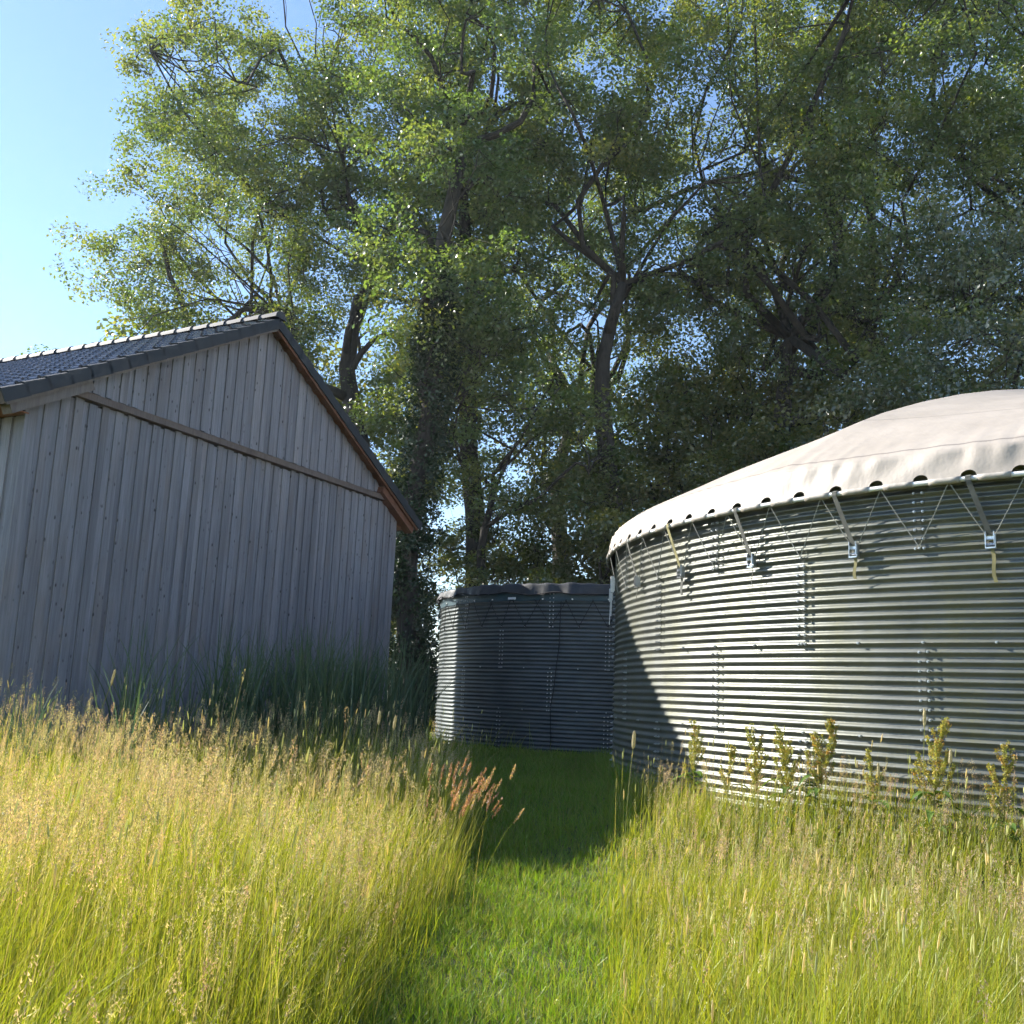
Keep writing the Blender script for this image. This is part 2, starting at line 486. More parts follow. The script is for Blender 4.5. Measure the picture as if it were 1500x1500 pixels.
        m = MB(); xe = (-.0 - eave + .05, .0) if side < 0 else (W, W + eave - .05)
        ze = ZE - slope * eave - .01
        m.box(xe[0], xe[1], -.05, LEN, ze - .02, ze); m.build('eave_soffit', M_soffit, root)
        if side > 0:
            m = MB(); V = []; F = []; n = 9
            for yy in (-ov - .02, LEN + ov):
                for j in range(n):
                    t = math.pi * j / (n - 1); V.append((W + eave + .045 - .062 * math.cos(t), yy, ZE - slope * eave + .045 - .062 * math.sin(t)))
            F = [(j, j + 1, n + j + 1, n + j) for j in range(n - 1)] + [tuple(range(n))]
            m.add(V, F); m.build('gutter', M_zinc, root)
    # interlocking tiles
    NR = 16; ex = (SL - 0.0) / NR; tw = 0.30
    def tile_mesh(nm, tilt=True):
        xs_ = np.array([0, .02, .05, .085, .12, .15, .17, .20, .235, .27, .30, .318]) ; 
        def hz(t):
            return 0.032 * (np.exp(-((t - .085) / .032) ** 2) + 0.0 * t) + 0.018 * np.exp(-((t - .30) / .03) ** 2)
        z = hz(xs_)
        L = ex + .05
        top0 = np.c_[np.full(12, -.05), xs_, z + 0.004]
        top1 = np.c_[np.full(12, ex), xs_, z + 0.040]
        bot1 = np.c_[np.full(12, ex), xs_, z + 0.014]
        V = np.concatenate([top0, top1, bot1]); F = []
        for j in range(11): F.append((j, j + 1, 13 + j, 12 + j)); F.append((12 + j, 13 + j, 25 + j, 24 + j))
        F.append((0, 12, 24)); F.append((11, 35, 23))
        return mesh_data(nm, V, F, M_tile, smooth_shade=False)
    tm = tile_mesh('roof_tile')
    Ml = Matrix(slope_M(-1).tolist())
    Mr = Matrix(slope_M(1).tolist())
    NC = int((LEN + 2 * ov) / tw)
    rest = MB(); tv = np.empty(len(tm.vertices) * 3); tm.vertices.foreach_get('co', tv); tv = tv.reshape(-1, 3)
    tf = [tuple(p.vertices) for p in tm.polygons]
    nt_ = 0
    for side, MM in ((-1, slope_M(-1)), (1, slope_M(1))):
        for c in range(NC):
            for rr in range(NR):
                b0 = -ov + .04 + c * tw
                # far columns are in view only near the ridge
                vis = side < 0 and b0 < 7.9 and (rr * ex) < (7.9 - b0) / 7.9 * 5.0 + 0.7
                if side < 0 and vis and nt_ < 298:
                    o = bpy.data.objects.new('roof_tile', tm)
                    link(o, root); nt_ += 1
                    o.matrix_local = Matrix(MM.tolist()) @ Matrix.Translation((rr * ex + r.uniform(-.004, .004), b0 + r.uniform(-.002, .002), 0.102 + r.uniform(0, .003)))
                else:
                    V = tv + np.array([rr * ex, b0, .102]); V = (MM[:3, :3] @ V.T).T + MM[:3, 3]
                    rest.add(V, tf)
    o = rest.build('outer_roof_tiles', M_tile, root); o['kind'] = 'stuff'
    # verge tiles: angled cap pieces down both gable edges
    for side in (-1, 1):
        M = slope_M(side)
        for rr in range(NR):
            a0 = rr * ex; m = MB()
            lo, hi = 0.0, 0.030
            V = []
            for a, dz in ((a0 - .03, .0), (a0 + ex + .012, .028)):
                V += [(a, -ov - .035, -.045 + dz * .3), (a, -ov - .035, .112 + dz), (a, -ov + .01, .124 + dz), (a, -ov + .10, .120 + dz), (a, -ov + .10, .09 + dz * .5), (a, -ov - .012, .09 + dz * .4), (a, -ov - .012, -.045 + dz * .3)]
            V = (M[:3, :3] @ np.array(V).T).T + M[:3, 3]
            m.add(V, [(i, (i + 1) % 7, 7 + (i + 1) % 7, 7 + i) for i in range(7)] + [tuple(range(7)), tuple(range(7, 14))[::-1]])
            m.build('verge_tile', M_verge, root)
    # ridge caps
    for c in range(38):
        y0 = -ov - .05 + c * .39; m = MB(); V = []; n = 9
        for yy, rr_ in ((y0, .128), (y0 + .43, .108)):
            for j in range(n):
                t = math.pi * (j / (n - 1)); V.append((W / 2 + rr_ * 1.12 * math.cos(t), yy, ZA + .13 + rr_ * math.sin(t)))
        F = [(j, n + j, n + j + 1, j + 1) for j in range(n - 1)] + [tuple(range(n))]
        m.add(V, F); m.build('ridge_tile', M_ridge, root, smooth_shade=False)
    return root
build_barn()

# ------------------------------------------------------------------ tanks
PITCHZ = 0.0762; TIER = 0.762; AMP = 0.0135
def sheet_mesh(name, R, span, mat, nseg):
    nz = 10 * 8
    z = np.linspace(0, TIER, nz + 1)
    rr = R + AMP * np.cos(2 * np.pi * z / PITCHZ)
    lap = 0.012 / R
    a = np.linspace(0, span + lap, nseg + 1)
    lift = np.where(np.arange(nseg + 1) >= nseg, 0.0022, 0.0) + np.linspace(0, 0.0012, nseg + 1)
    Rg = rr[:, None] + lift[None]
    V = np.stack([Rg * np.cos(a), Rg * np.sin(a), np.broadcast_to(z[:, None], Rg.shape)], -1)
    w = nseg + 1
    i = (np.arange(nz)[:, None] * w + np.arange(nseg)[None]).ravel()
    return mesh_data(name, V.reshape(-1, 3), np.c_[i, i + 1, i + w + 1, i + w], mat, smooth_shade=True)

def bolt_geo():
    V = []; F = []; n = 6
    for (x, r) in ((-.004, .0115), (.012, .0115), (.012, .007), (.026, .0065)):
        for j in range(n): V.append((x, r * math.cos(j * math.pi / 3), r * math.sin(j * math.pi / 3)))
    for k in range(3):
        for j in range(n): F.append((k * n + j, k * n + (j + 1) % n, (k + 1) * n + (j + 1) % n, (k + 1) * n + j))
    F.append(tuple(3 * n + j for j in range(n)))
    return np.array(V), F
BV, BF = bolt_geo()

def build_tank(label, C, z0, nsheet, a0, mat, arc):
    X0, Y0, R = C
    root = thing('corrugated_tank', label, 'tank', (X0, Y0, z0))
    span = 2 * np.pi / nsheet
    me = sheet_mesh('steel_sheet', R, span, mat, max(10, int(round(math.degrees(span) / 1.6))))
    bolts = MB()
    q = np.random.default_rng(3)
    for t in range(4):
        off = a0 + (span / 2 if t % 2 else 0.0)
        for s in range(nsheet):
            o = obj('steel_sheet', me, root, (0, 0, t * TIER), (0, 0, off + s * span))
            sc = 1 + (0.0 if (t % 2 == 0) else 0.0006); o.scale = (sc, sc, 1)
            c = off + s * span
            d = (c - arc[0]) % (2 * np.pi)
            if d > arc[1] - arc[0]: continue
            for i in range(0, 11):
                if t < 3 and i == 10: continue
                for da in (-0.034, 0.034):
                    aa = c + da / R
                    m = np.array([[math.cos(aa), -math.sin(aa), 0], [math.sin(aa), math.cos(aa), 0], [0, 0, 1]])
                    rr = R + AMP + .003 + q.uniform(-.004, .004)
                    bolts.add((m @ (BV * (1, 1, 1) + (rr, 0, t * TIER + i * PITCHZ + q.uniform(-.003, .003))).T).T, BF)
        if t:
            nb = nsheet * 4
            for i in range(nb):
                aa = a0 + i * span / 4
                if (aa - arc[0]) % (2 * np.pi) > arc[1] - arc[0]: continue
                m = np.array([[math.cos(aa), -math.sin(aa), 0], [math.sin(aa), math.cos(aa), 0], [0, 0, 1]])
                bolts.add((m @ (BV + (R + AMP + .003, 0, t * TIER)).T).T, BF)
    b = bolts.build('seam_bolts', M_zinc, root); b['kind'] = 'stuff'
    # rolled stiffening rim at the top
    th = np.linspace(0, 2 * np.pi, 97)
    m = MB(); m.tube(np.c_[(R + .005) * np.cos(th), (R + .005) * np.sin(th), np.full(97, 4 * TIER)], .022, 6, False)
    m.build('rim', M_zinc, root)
    return root
SA = R_(-133.5)
build_tank('large round corrugated steel tank under a beige canvas cover', BIG, 0.0, 18, R_(-143.5), M_steel, (R_(-200), R_(-80)))
build_tank('smaller round corrugated steel tank with a black tarpaulin, standing further back in shade', SML, -0.032, 11, R_(-129.1), M_steel_shade, (R_(-190), R_(-50)))

# --- canvas cover of the large tank
def build_cover():
    X0, Y0, R = BIG
    root = thing('canvas_tank_cover', 'beige canvas tent cover stretched over the large tank', 'tank cover', (X0, Y0, 4 * TIER))
    ZT = 4 * TIER
    zp = 2.80 - ZT; rp = R + 0.115           # hem pipe
    nr = 8; raf0 = R_(-145.0); rspan = 2 * np.pi / nr
    nnotch = 108; nsp = 2 * np.pi / nnotch; n0 = R_(-129.6)
    # angular samples: dense inside every notch
    nw = 0.064 / rp
    loc = np.concatenate([np.linspace(-1, 1, 13) * nw, np.linspace(nw, nsp - nw, 7)[1:-1]])
    A = (n0 + np.arange(nnotch)[:, None] * nsp + loc[None]).ravel()
    isn = np.tile(np.r_[np.ones(13, bool), np.zeros(5, bool)], nnotch); lx = np.tile(np.r_[np.linspace(-1, 1, 13), np.full(5, 2.0)], nnotch)
    na = len(A)
    f = ((A - raf0) / rspan) % 1.0
    q = np.random.default_rng(9)
    pr = np.array([0.0, 1.0, 1.8, 2.5, 3.3, 4.1, 4.9, 5.5, 5.9, 6.15, R + .035])
    pz = np.array([5.00, 4.97, 4.86, 4.70, 4.48, 4.22, 3.92, 3.64, 3.40, 3.245, 3.135]) - ZT
    rows = []; uvs = []
    rs = np.concatenate([np.linspace(0.02, 5.5, 16), np.linspace(5.7, R + .035, 7)])
    for r in rs:
        z = np.interp(r, pr, pz)
        amp = 0.20 * max(0.0, math.sin(math.pi * min(1, r / 6.2))) ** 0.8 if r < 6.2 else 0
        sag = amp * 4 * f * (1 - f) + .05 * (1 - np.exp(-(np.minimum(f, 1 - f) * 9))) * smooth(3.5, 5.9, r)
        fold = 0.004 * np.sin(A * 190 + 3 * np.sin(A * 23)) * smooth(5.6, 6.2, r) * (0.4 + 0.6 * np.abs(np.sin(A * 7.3)))
        rows.append(np.c_[r * np.cos(A), r * np.sin(A), z - sag + fold]); uvs.append(np.c_[A, np.full(na, 1 - (r / (R + .035)) * .65)])
    # skirt
    ns = 9
    notch_h = np.where(isn, 0.058 * np.sqrt(np.clip(1 - np.clip(lx, -1, 1) ** 2, 0, 1)), 0.0)
    for k in range(1, ns + 1):
        t = k / ns
        zlo = zp + 0.012 + notch_h
        ztop = pz[-1]
        zt_ = ztop - .05 * (1 - np.exp(-(np.minimum(f, 1 - f) * 9)))
        z = zt_ + (zlo - zt_) * t
        tt = (ztop - z) / (ztop - zp)
        r = (R + .035) + (rp + .018 - R - .035) * tt ** 0.8
        w = 0.010 * np.sin(A * 130 + 2.2 * np.sin(A * 31) + tt * 2) * (1 - tt) * (0.35 + 0.65 * np.abs(np.sin(A * 5.1 + 1))) \
          + 0.006 * np.sin(A * 57 + 5 * tt + 2 * np.sin(A * 11)) * np.sin(np.pi * np.clip(tt, 0, 1))
        pk = np.exp(-((np.minimum(f, 1 - f) * rspan * R) / .12) ** 2)
        r = r + w + 0.03 * pk * (1 - tt)
        rows.append(np.c_[r * np.cos(A), r * np.sin(A), z]); uvs.append(np.c_[A, 0.35 * (1 - tt)])
    nrw = len(rows)
    V = np.concatenate(rows); UV = np.concatenate(uvs)
    i = np.arange(nrw - 1)[:, None] * na + np.arange(na)[None]; j = np.arange(nrw - 1)[:, None] * na + ((np.arange(na) + 1) % na)[None]
    P = np.c_[i.ravel(), (i + na).ravel(), (j + na).ravel(), j.ravel()]
    o = mk('canopy', V, P, M_canvas, root, smooth_shade=True, uv=UV)
    # hem pipe in its sleeve
    th = np.linspace(0, 2 * np.pi, 361)
    m = MB(); m.tube(np.c_[rp * np.cos(th), rp * np.sin(th), np.full(361, zp)], .021, 8, False); m.build('hem_pipe', M_white, root, smooth_shade=True)
    m = MB()
    for s in range(nnotch):
        a = n0 + s * nsp + np.linspace(nw * 1.0, nsp - nw * 1.0, 5)
        m.tube(np.c_[rp * np.cos(a), rp * np.sin(a), np.full(5, zp) + q.uniform(-.002, .002)], .029, 8, True)
    o = m.build('hem_sleeve', M_sleeve, root, smooth_shade=True); o['kind'] = 'stuff'
    return root
build_cover()

def on_tank(C, a, r, z):
    return np.array([C[0] + r * math.cos(a), C[1] + r * math.sin(a), z])

# --- ratchet straps
def build_strap(k, label):
    X0, Y0, R = BIG
    ab = SA + R_(5.0) + k * R_(10.0)                       # buckle angle
    at = ab - R_(1.1)
    q = np.random.default_rng(40 + k)
    root = thing('ratchet_strap', label, 'strap', tuple(on_tank(BIG, at, R + .14, 2.80)), 0, 'ratchet straps round the cover hem')
    inv = -np.array(root.location)
    def ribbon(P, w, th=.003):
        P = np.asarray(P); T = np.array([-math.sin(ab), math.cos(ab), 0.0]); O = np.array([math.cos(ab), math.sin(ab), 0.0])
        m = MB(); V = []
        for p in P:
            for (s, o_) in ((-1, 0), (1, 0), (1, 1), (-1, 1)): V.append(p + T * s * w / 2 + O * o_ * th)
        F = [(4 * i + j, 4 * i + (j + 1) % 4, 4 * i + 4 + (j + 1) % 4, 4 * i + 4 + j) for i in range(len(P) - 1) for j in range(4)]
        F += [(0, 1, 2, 3), tuple(4 * (len(P) - 1) + j for j in (3, 2, 1, 0))]
        m.add(np.array(V) + inv, F); return m
    zt, zb = 2.80, 2.345
    pts = [on_tank(BIG, at, R + .118, zt + .028), on_tank(BIG, at, R + .150, zt + .012), on_tank(BIG, at, R + .153, zt - .02)]
    for s in np.linspace(0.08, 1, 6):
        pts.append(on_tank(BIG, at + (ab - at) * s, R + .15 - .085 * s, zt - .02 + (zb - zt + .02) * s))
    yellow = (k == -3)
    ribbon(pts, .042).build('webbing', M_web_yel if yellow else M_web_dark, root)
    # buckle: two side plates, spool, handle bar, release bar
    O = np.array([math.cos(ab), math.sin(ab), 0.0]); T = np.array([-math.sin(ab), math.cos(ab), 0.0]); U = np.array([0, 0, 1.0])
    c = on_tank(BIG, ab, R + .045, zb - .045) + inv
    M = np.eye(4); M[:3, 0] = T; M[:3, 1] = O; M[:3, 2] = U; M[:3, 3] = c
    m = MB()
    for s in (-1, 1):
        m.box(s * .036 - .0025, s * .036 + .0025, -.012, .030, -.055, .055, M)
        m.box(s * .030 - .002, s * .030 + .002, .010, .042, -.030, .075, M)
    m.box(-.036, .036, .022, .040, -.058, -.047, M); m.box(-.034, .034, .004, .010, .02, .045, M)
    for zz in (-.025, .012, .05): 
        p = np.array([c + T * s * .036 + O * .015 + U * zz for s in (-1, 0, 1)]); m.tube(p, .0085, 6)
    m.build('buckle', M_chrome, root)
    tl = [0.28, 0.20, 0.19, 0.20, 0.16, 0.2][(-k) % 6]
    pts = []
    dr = q.uniform(-.012, .02)
    for s in np.linspace(0, 1, 6): pts.append(on_tank(BIG, ab + (dr * s + .004 * math.sin(6 * s)) * .4, R + .045 + .03 * s - .02 * s * s, zb - .085 - tl * s))
    ribbon(pts, {-3: .04, -2: .008, -4: .010}.get(k, .028)).build('tail', M_web_yel if k in (0, -1) else M_web_dark, root)
    return root
labels = {0: 'dark ratchet strap with a long yellow tail, rightmost on the large tank',
          -1: 'ratchet strap with shorter faded yellow tail, second from the right edge',
          -2: 'ratchet strap hanging at the middle of the large tank top, dark webbing below a wide notch',
          -3: 'ratchet strap with a broad dark hanging tail, left part of the large tank rim',
          -4: 'ratchet strap nearest the shaded left edge of the large tank',
          1: 'ratchet strap just beyond the right edge of the view, on the large tank'}
labels[-2] = 'dark ratchet strap with a thin black tail, third from the right on the large tank'
labels[-3] = 'ratchet strap with yellowed webbing and a broad dark tail, fourth from the right'
for k in (0, -1, -2, -3, -4): build_strap(k, labels[k])

# --- lacing cord of the canvas cover: zigzag between the hem and the seam bolts
def lacing(C, name, label, a_start, n, da, zt, zb, rt, rb, mat, rad, jit=0.0, seed=2):
    q = np.random.default_rng(seed)
    m = MB()
    for i in range(n):
        ab = a_start + i * da
        pb = on_tank(C, ab, rb, zb)
        for s in (-1, 1):
            at = ab + s * da * (0.5 + q.uniform(-jit, jit))
            pt = on_tank(C, at, rt, zt)
            mid = (pt + pb) / 2; mid[2] -= .006
            m.tube([pt, mid, pb], rad, 5)
        # knot round the bolt
        th = np.linspace(0, 2 * np.pi, 7)
        T = np.array([-math.sin(ab), math.cos(ab), 0])
        m.tube([pb + T * .016 * math.cos(t) + np.array([0, 0, .016 * math.sin(t)]) for t in th], rad * 1.4, 5)
    o = m.build(name, mat); tag(o, label, 'cord'); return o
lacing(BIG, 'lacing_cord', 'thin grey cord laced in a zigzag below the canvas hem', SA - 9 * R_(5.0), 12, R_(5.0), 2.79, 2.295, BIG[2] + .11, BIG[2] + .035, M_cordlight, .0042)

# --- black tarpaulin of the small tank
def build_tarp():
    X0, Y0, R = SML; ZT = 4 * TIER - 0.036
    root = thing('black_tarpaulin', 'black tarpaulin tied over the rim of the smaller tank', 'tarpaulin', (X0, Y0, ZT))
    n = 240; A = np.linspace(0, 2 * np.pi, n, endpoint=False); q = np.random.default_rng(8)
    wr = 0.014 * np.sin(A * 41 + 3 * np.sin(A * 9)) + 0.01 * np.sin(A * 73 + 2 * np.sin(A * 5))
    edge = -0.10 - 0.05 * np.abs(np.sin(A * 10 + 0.4)) - 0.03 * np.sin(A * 3 + 1)
    rows = []
    for r in (0.02, .8, 1.6, 2.4, 3.1, 3.5, R - .03):
        z = 0.06 - 0.10 * (r / R) ** 2 * 0 + 0.05 * np.sin(A * 5 + r) * (1 - r / R) * .6 + (0.015 if r < 3 else .0) + wr * .8 * (r / R)
        rows.append(np.c_[r * np.cos(A), r * np.sin(A), z])
    for t in np.linspace(0, 1, 8):
        z = 0.05 * (1 - t) + edge * t + wr * (1 - t)
        r = R + .035 + .05 * t ** .7 + wr * (0.4 + 2.0 * t)
        rows.append(np.c_[r * np.cos(A), r * np.sin(A), z])
    V = np.concatenate(rows); m_ = len(rows)
    i = np.arange(m_ - 1)[:, None] * n + np.arange(n)[None]; j = np.arange(m_ - 1)[:, None] * n + ((np.arange(n) + 1) % n)[None]
    mk('sheet', V, np.c_[i.ravel(), (i + n).ravel(), (j + n).ravel(), j.ravel()], M_tarp, root, smooth_shade=True)
    # teal liner showing below the tarpaulin
    rows = [np.c_[(R + rr) * np.cos(A), (R + rr) * np.sin(A), np.full(n, z) + .006 * np.sin(A * 33)] for rr, z in ((.022, .02), (.026, -.12), (.03, -.275))]
    V = np.concatenate(rows); i = np.arange(2)[:, None] * n + np.arange(n)[None]; j = np.arange(2)[:, None] * n + ((np.arange(n) + 1) % n)[None]
    mk('liner', V, np.c_[i.ravel(), (i + n).ravel(), (j + n).ravel(), j.ravel()], M_liner, root, smooth_shade=True)
    # tie rope along the edge
    th = np.linspace(R_(-200), R_(-40), 90)
    e = np.interp(th % (2 * np.pi), A, edge)
    m = MB(); m.tube(np.c_[(R + .11) * np.cos(th), (R + .11) * np.sin(th), e + .012 + .012 * np.sin(th * 31)], .011, 5); m.build('tie_rope', M_black, root)
    for a in np.arange(-160, -80, 9):
        a = R_(a + q.uniform(-1, 1)); m = MB()
        p = np.array([(R + .034) * math.cos(a), (R + .034) * math.sin(a), -.235 + q.uniform(-.02, .02)])
        o_ = np.array([math.cos(a), math.sin(a), 0]) * .006; m.tube([p - o_, p + o_], .016, 8); m.build('eyelet', M_white, root)
    a = np.linspace(R_(-126.0), R_(-123.4), 4); m = MB()
    for i in range(3):
        V = [(rr * math.cos(x), rr * math.sin(x), z) for z in (-.255, -.215) for x in (a[i], a[i + 1]) for rr in (R + .13, R + .135)]
        m.add(V, [(1, 3, 7, 5), (0, 4, 6, 2), (0, 1, 5, 4), (2, 6, 7, 3), (4, 5, 7, 6), (0, 2, 3, 1)])
    m.build('white_batten', M_white, root)
    return root
build_tarp()
lacing(SML, 'lacing_cord', 'black cord laced below the tarpaulin of the smaller tank', R_(-129.1) - 5 * R_(8.18), 12, R_(8.18), 2.76, 2.26, SML[2] + .09, SML[2] + .03, M_black, .006, .12, 5)
m = MB()
m.tube([on_tank(SML, R_(a), SML[2] + r, z) for a, r, z in ((-109.8, .05, 2.72), (-110, .04, 2.3), (-110.1, .03, 1.92), (-110.7, .03, 1.55), (-111.3, .032, 1.11), (-112.1, .03, .8), (-111.8, .03, .14), (-111.8, .04, -.03))], .008, 5)
tag(m.build('hanging_cable', M_black), 'thin black cable hanging down the shaded front of the smaller tank', 'cable')
# white clips between the two tanks
for i, (C, a, r, z, h) in enumerate(((BIG, -179.5, .09, 2.40, .20), (BIG, 175.5, .07, 2.32, .17))):
    m = MB(); p = on_tank(C, R_(a), C[2] + r, z)
    ang = R_(a); Mx = np.eye(4); Mx[:3, 0] = (math.cos(ang), math.sin(ang), 0); Mx[:3, 1] = (-math.sin(ang), math.cos(ang), 0); Mx[:3, 3] = p
    m.box(-.02, .02, -.03, .03, -h / 2, h / 2, Mx); m.box(-.032, -.02, -.02, .02, -h / 2 + .02, h / 2 - .02, Mx); m.tube([p + (0, 0, -h / 2), p + (-.01, 0, -h / 2 - .3)], .006, 5)
    tag(m.build('plastic_clip', M_white), ['white plastic clip on the left edge of the large tank, upper one', 'white plastic clip on the left edge of the large tank, lower one'][i], 'clip')

# ------------------------------------------------------------------ trees
def kmeans(P, k, q, it=8):
    c = P[q.choice(len(P), k, replace=False)].copy()
    for _ in range(it):
        d = ((P[:, None] - c[None]) ** 2).sum(-1); l = d.argmin(1)
        for i in range(k):
            if (l == i).any(): c[i] = P[l == i].mean(0)
    return l, c

def leaf_quads(C, rad, per, size, q, base, flat=0.55, squash=0.7, vary=0.35, droop=0.0):
    """per leaves round every cluster centre; returns V, P, colour"""
    n = len(C) * per
    ci = np.repeat(np.arange(len(C)), per)
    d = q.normal(size=(n, 3)); d /= np.linalg.norm(d, axis=1)[:, None]
    rr = q.uniform(0.15, 1, n) ** 0.55
    p = C[ci] + d * (rr * rad[ci])[:, None] * np.array([1, 1, squash])
    nrm = q.normal(size=(n, 3)); nrm[:, 2] = np.abs(nrm[:, 2]) + flat; nrm += d * .4
    nrm /= np.linalg.norm(nrm, axis=1)[:, None]
    t = np.cross(nrm, q.normal(size=(n, 3))); t[:, 2] -= droop; t /= np.linalg.norm(t, axis=1)[:, None] + 1e-9
    s = np.cross(nrm, t)
    L = size * q.uniform(0.65, 1.3, n)[:, None]; Wd = L * q.uniform(.27, .37, n)[:, None]
    V = np.stack([p - t * L * .5, p + s * Wd + t * L * .08, p + t * L * .5 - nrm * L * .12, p - s * Wd + t * L * .08], 1).reshape(-1, 3)
    P = np.arange(n * 4).reshape(-1, 4)
    cl = np.repeat(q.uniform(-1, 1, len(C)), per) + np.repeat(np.sin(C[:, 0] * 1.9) * np.sin(C[:, 1] * 2.1 + C[:, 2] * 1.7), per) * .5
    lv = q.uniform(-1, 1, n)
    m = np.clip(1 + vary * (0.6 * cl + 0.5 * lv), .35, 2)
    col = np.array(base)[None] * m[:, None]
    col[:, 0] *= 1 + 0.22 * np.clip(cl + 0.4 * q.normal(size=n), -0.6, 1.2)
    return V, P, np.repeat(col, 4, axis=0)

def wob(a, b, n, amp, q, sag=0.0):
    t = np.linspace(0, 1, n)[:, None]
    P = a + (b - a) * t
    L = np.linalg.norm(b - a)
    for j, w_ in ((1, .34), (2, .26), (3, .17), (5, .07)):
        P = P + np.sin(np.pi * j * t) * q.normal(size=3)[None] * amp * L * w_ * 1.7
    P[:, 2] += sag * L * 4 * (t * (1 - t))[:, 0]
    return P

TRUNKS = {}
def tree_meshes(seed, H, r0, blobs, trunk_top, nclus, per, size, base, ncl_r=(.5, .88), fork=0, nlimb=9, lean=(0, 0), bare=0.25, squash=.6, flat=.55, zmin_limb=None, gnarl=0.22, bough=1.75):
    q = np.random.default_rng(seed)
    # cluster centres inside a union of ellipsoids, thinned so that gaps stay open
    w = np.array([b[3] * b[4] * b[5] for b in blobs]); w = w / w.sum()
    # boughs first, kept apart from each other, then a flat plate of leaf clusters on every bough
    bo = []; tries = 0
    while len(bo) < nclus // 6 and tries < 6000:
        tries += 1
        b = blobs[q.choice(len(blobs), p=w)]
        d = q.normal(size=3); d /= np.linalg.norm(d)
        p = np.array(b[:3]) + d * np.array(b[3:6]) * q.uniform(.15, 1) ** .42
        if not bo or (np.abs(np.array(bo) - p) * (1, 1, 1.25)).sum(1).min() > bough: bo.append(p)
    bo = np.array(bo); pts = []
    for p in bo:
        for _ in range(int(round(nclus / len(bo)))):
            pts.append(p + q.normal(size=3) * np.array([.82, .82, .42]) * (bough / 1.9))
    P = np.array(pts)
    zt = trunk_top
    tp = wob(np.zeros(3), np.array([lean[0], lean[1], zt]), 12, .05, q)
    tr = r0 * (1 - .62 * np.linspace(0, 1, 12) ** 1.1); tr[0] *= 1.5; tr[1] *= 1.1
    mb = MB(); tp[0, 2] = -.6; TRUNKS[seed] = tp
    mb.tube(tp, tr, 10)
    lab, cen = kmeans(P, nlimb, q)
    order = np.argsort(cen[:, 2])
    for li in order:
        S = P[lab == li]
        if len(S) < 3: continue
        c = S.mean(0)
        # leave the trunk below the limb's own foliage
        hz = np.clip((c[2] - .55 * np.hypot(*(c[:2] - tp[-1, :2])) - 1.0) / zt, .36, 1.0)
        fi = hz * 11; i0 = int(min(10, fi)); st = tp[i0] + (tp[i0 + 1] - tp[i0]) * (fi - i0)
        ra = np.interp(fi, np.arange(12), tr) * q.uniform(.55, .75)
        end = c
        lp = wob(st, end, 11, gnarl, q, .04)
        lr = ra * (1 - .86 * np.linspace(0, 1, 11) ** .8)
        mb.tube(lp, lr, 8)
        ks = max(2, min(9, len(S) // 6))
        sl, sc = kmeans(S, ks, q, 5)
        for si in range(ks):
            Q = S[sl == si]
            if not len(Q): continue
            d = np.linalg.norm(lp - sc[si], axis=1) + .35 * np.arange(11)[::-1] * 0
            j = max(2, int(d.argmin()) - 2); j = min(j, 10)
            bp = wob(lp[j], sc[si], 7, .15, q, .04)
            br = max(.028, lr[j] * .6) * (1 - .8 * np.linspace(0, 1, 7))
            mb.tube(bp, br, 6)
            for t_ in Q:
                jj = int(np.linalg.norm(bp - t_, axis=1).argmin()); jj = max(1, jj - 1)
                twp = wob(bp[jj], t_, 4, .2, q)
                mb.tube(twp, max(.012, br[jj] * .45) * np.array([1, .75, .5, .3]), 4, False)
    rad = q.uniform(ncl_r[0], ncl_r[1], len(P))
    V, Pq, col = leaf_quads(P, rad, per, size, q, base, flat, squash)
    wood = mesh_data('trunk', np.concatenate(mb.v), mb.f, M_bark, smooth_shade=True)
    crown = mesh_data('crown', V, Pq, M_leaf, col=col)
    return wood, crown

G1 = (0.108, 0.158, 0.044); G2 = (0.094, 0.150, 0.048); G3 = (0.116, 0.162, 0.040)
GP = (0.105, 0.138, 0.078)
VAR = {}
# broad oak with heavy crown reaching out to one side (-x)
VAR['broad'] = tree_meshes(1, 27, .48, [(-4.6, 0, 14.5, 4.9, 4.2, 4.6), (-4.2, 0, 20.5, 4.6, 4.2, 4.6), (2.5, 0, 17, 4.2, 4.0, 6), (-5.0, 0, 10.4, 4.2, 3.4, 2.6), (-1.0, 0, 24.0, 4.6, 3.6, 3.2)], 14.5, 700, 150, .122, G1, lean=(.6, 0), nlimb=14, bough=1.45)
VAR['tall'] = tree_meshes(2, 27, .40, [(0, 0, 14, 3.8, 3.8, 4.5), (.4, 0, 19.5, 4.4, 4.2, 5), (-.8, 0, 24, 3.4, 3.4, 3.6), (1.5, 0, 10, 2.6, 2.6, 2.2)], 18, 300, 155, .122, G2, lean=(.5, .3), nlimb=11)
VAR['crook'] = tree_meshes(3, 26, .42, [(-1.5, 0, 20, 4.0, 4.0, 5.0), (2.2, 0, 17, 4.2, 4.0, 5), (-2.4, 0, 13.2, 2.6, 3.0, 2.6), (1.5, 0, 23, 3.5, 3.5, 3)], 13.0, 300, 155, .122, G3, lean=(-.5, 0), nlimb=9, gnarl=.24)
VAR['spread'] = tree_meshes(4, 25, .50, [(-2.6, 0, 18, 4.0, 4.0, 5.2), (3.0, 0, 17.5, 4.4, 4.2, 5.5), (0, 0, 22.5, 4.4, 4.2, 3.8), (3.4, 0, 12, 3.2, 3.0, 2.4), (-3, 0, 12.5, 3.0, 3.0, 2.4)], 11.5, 370, 155, .122, G1, lean=(.3, 0), nlimb=12, gnarl=.3)
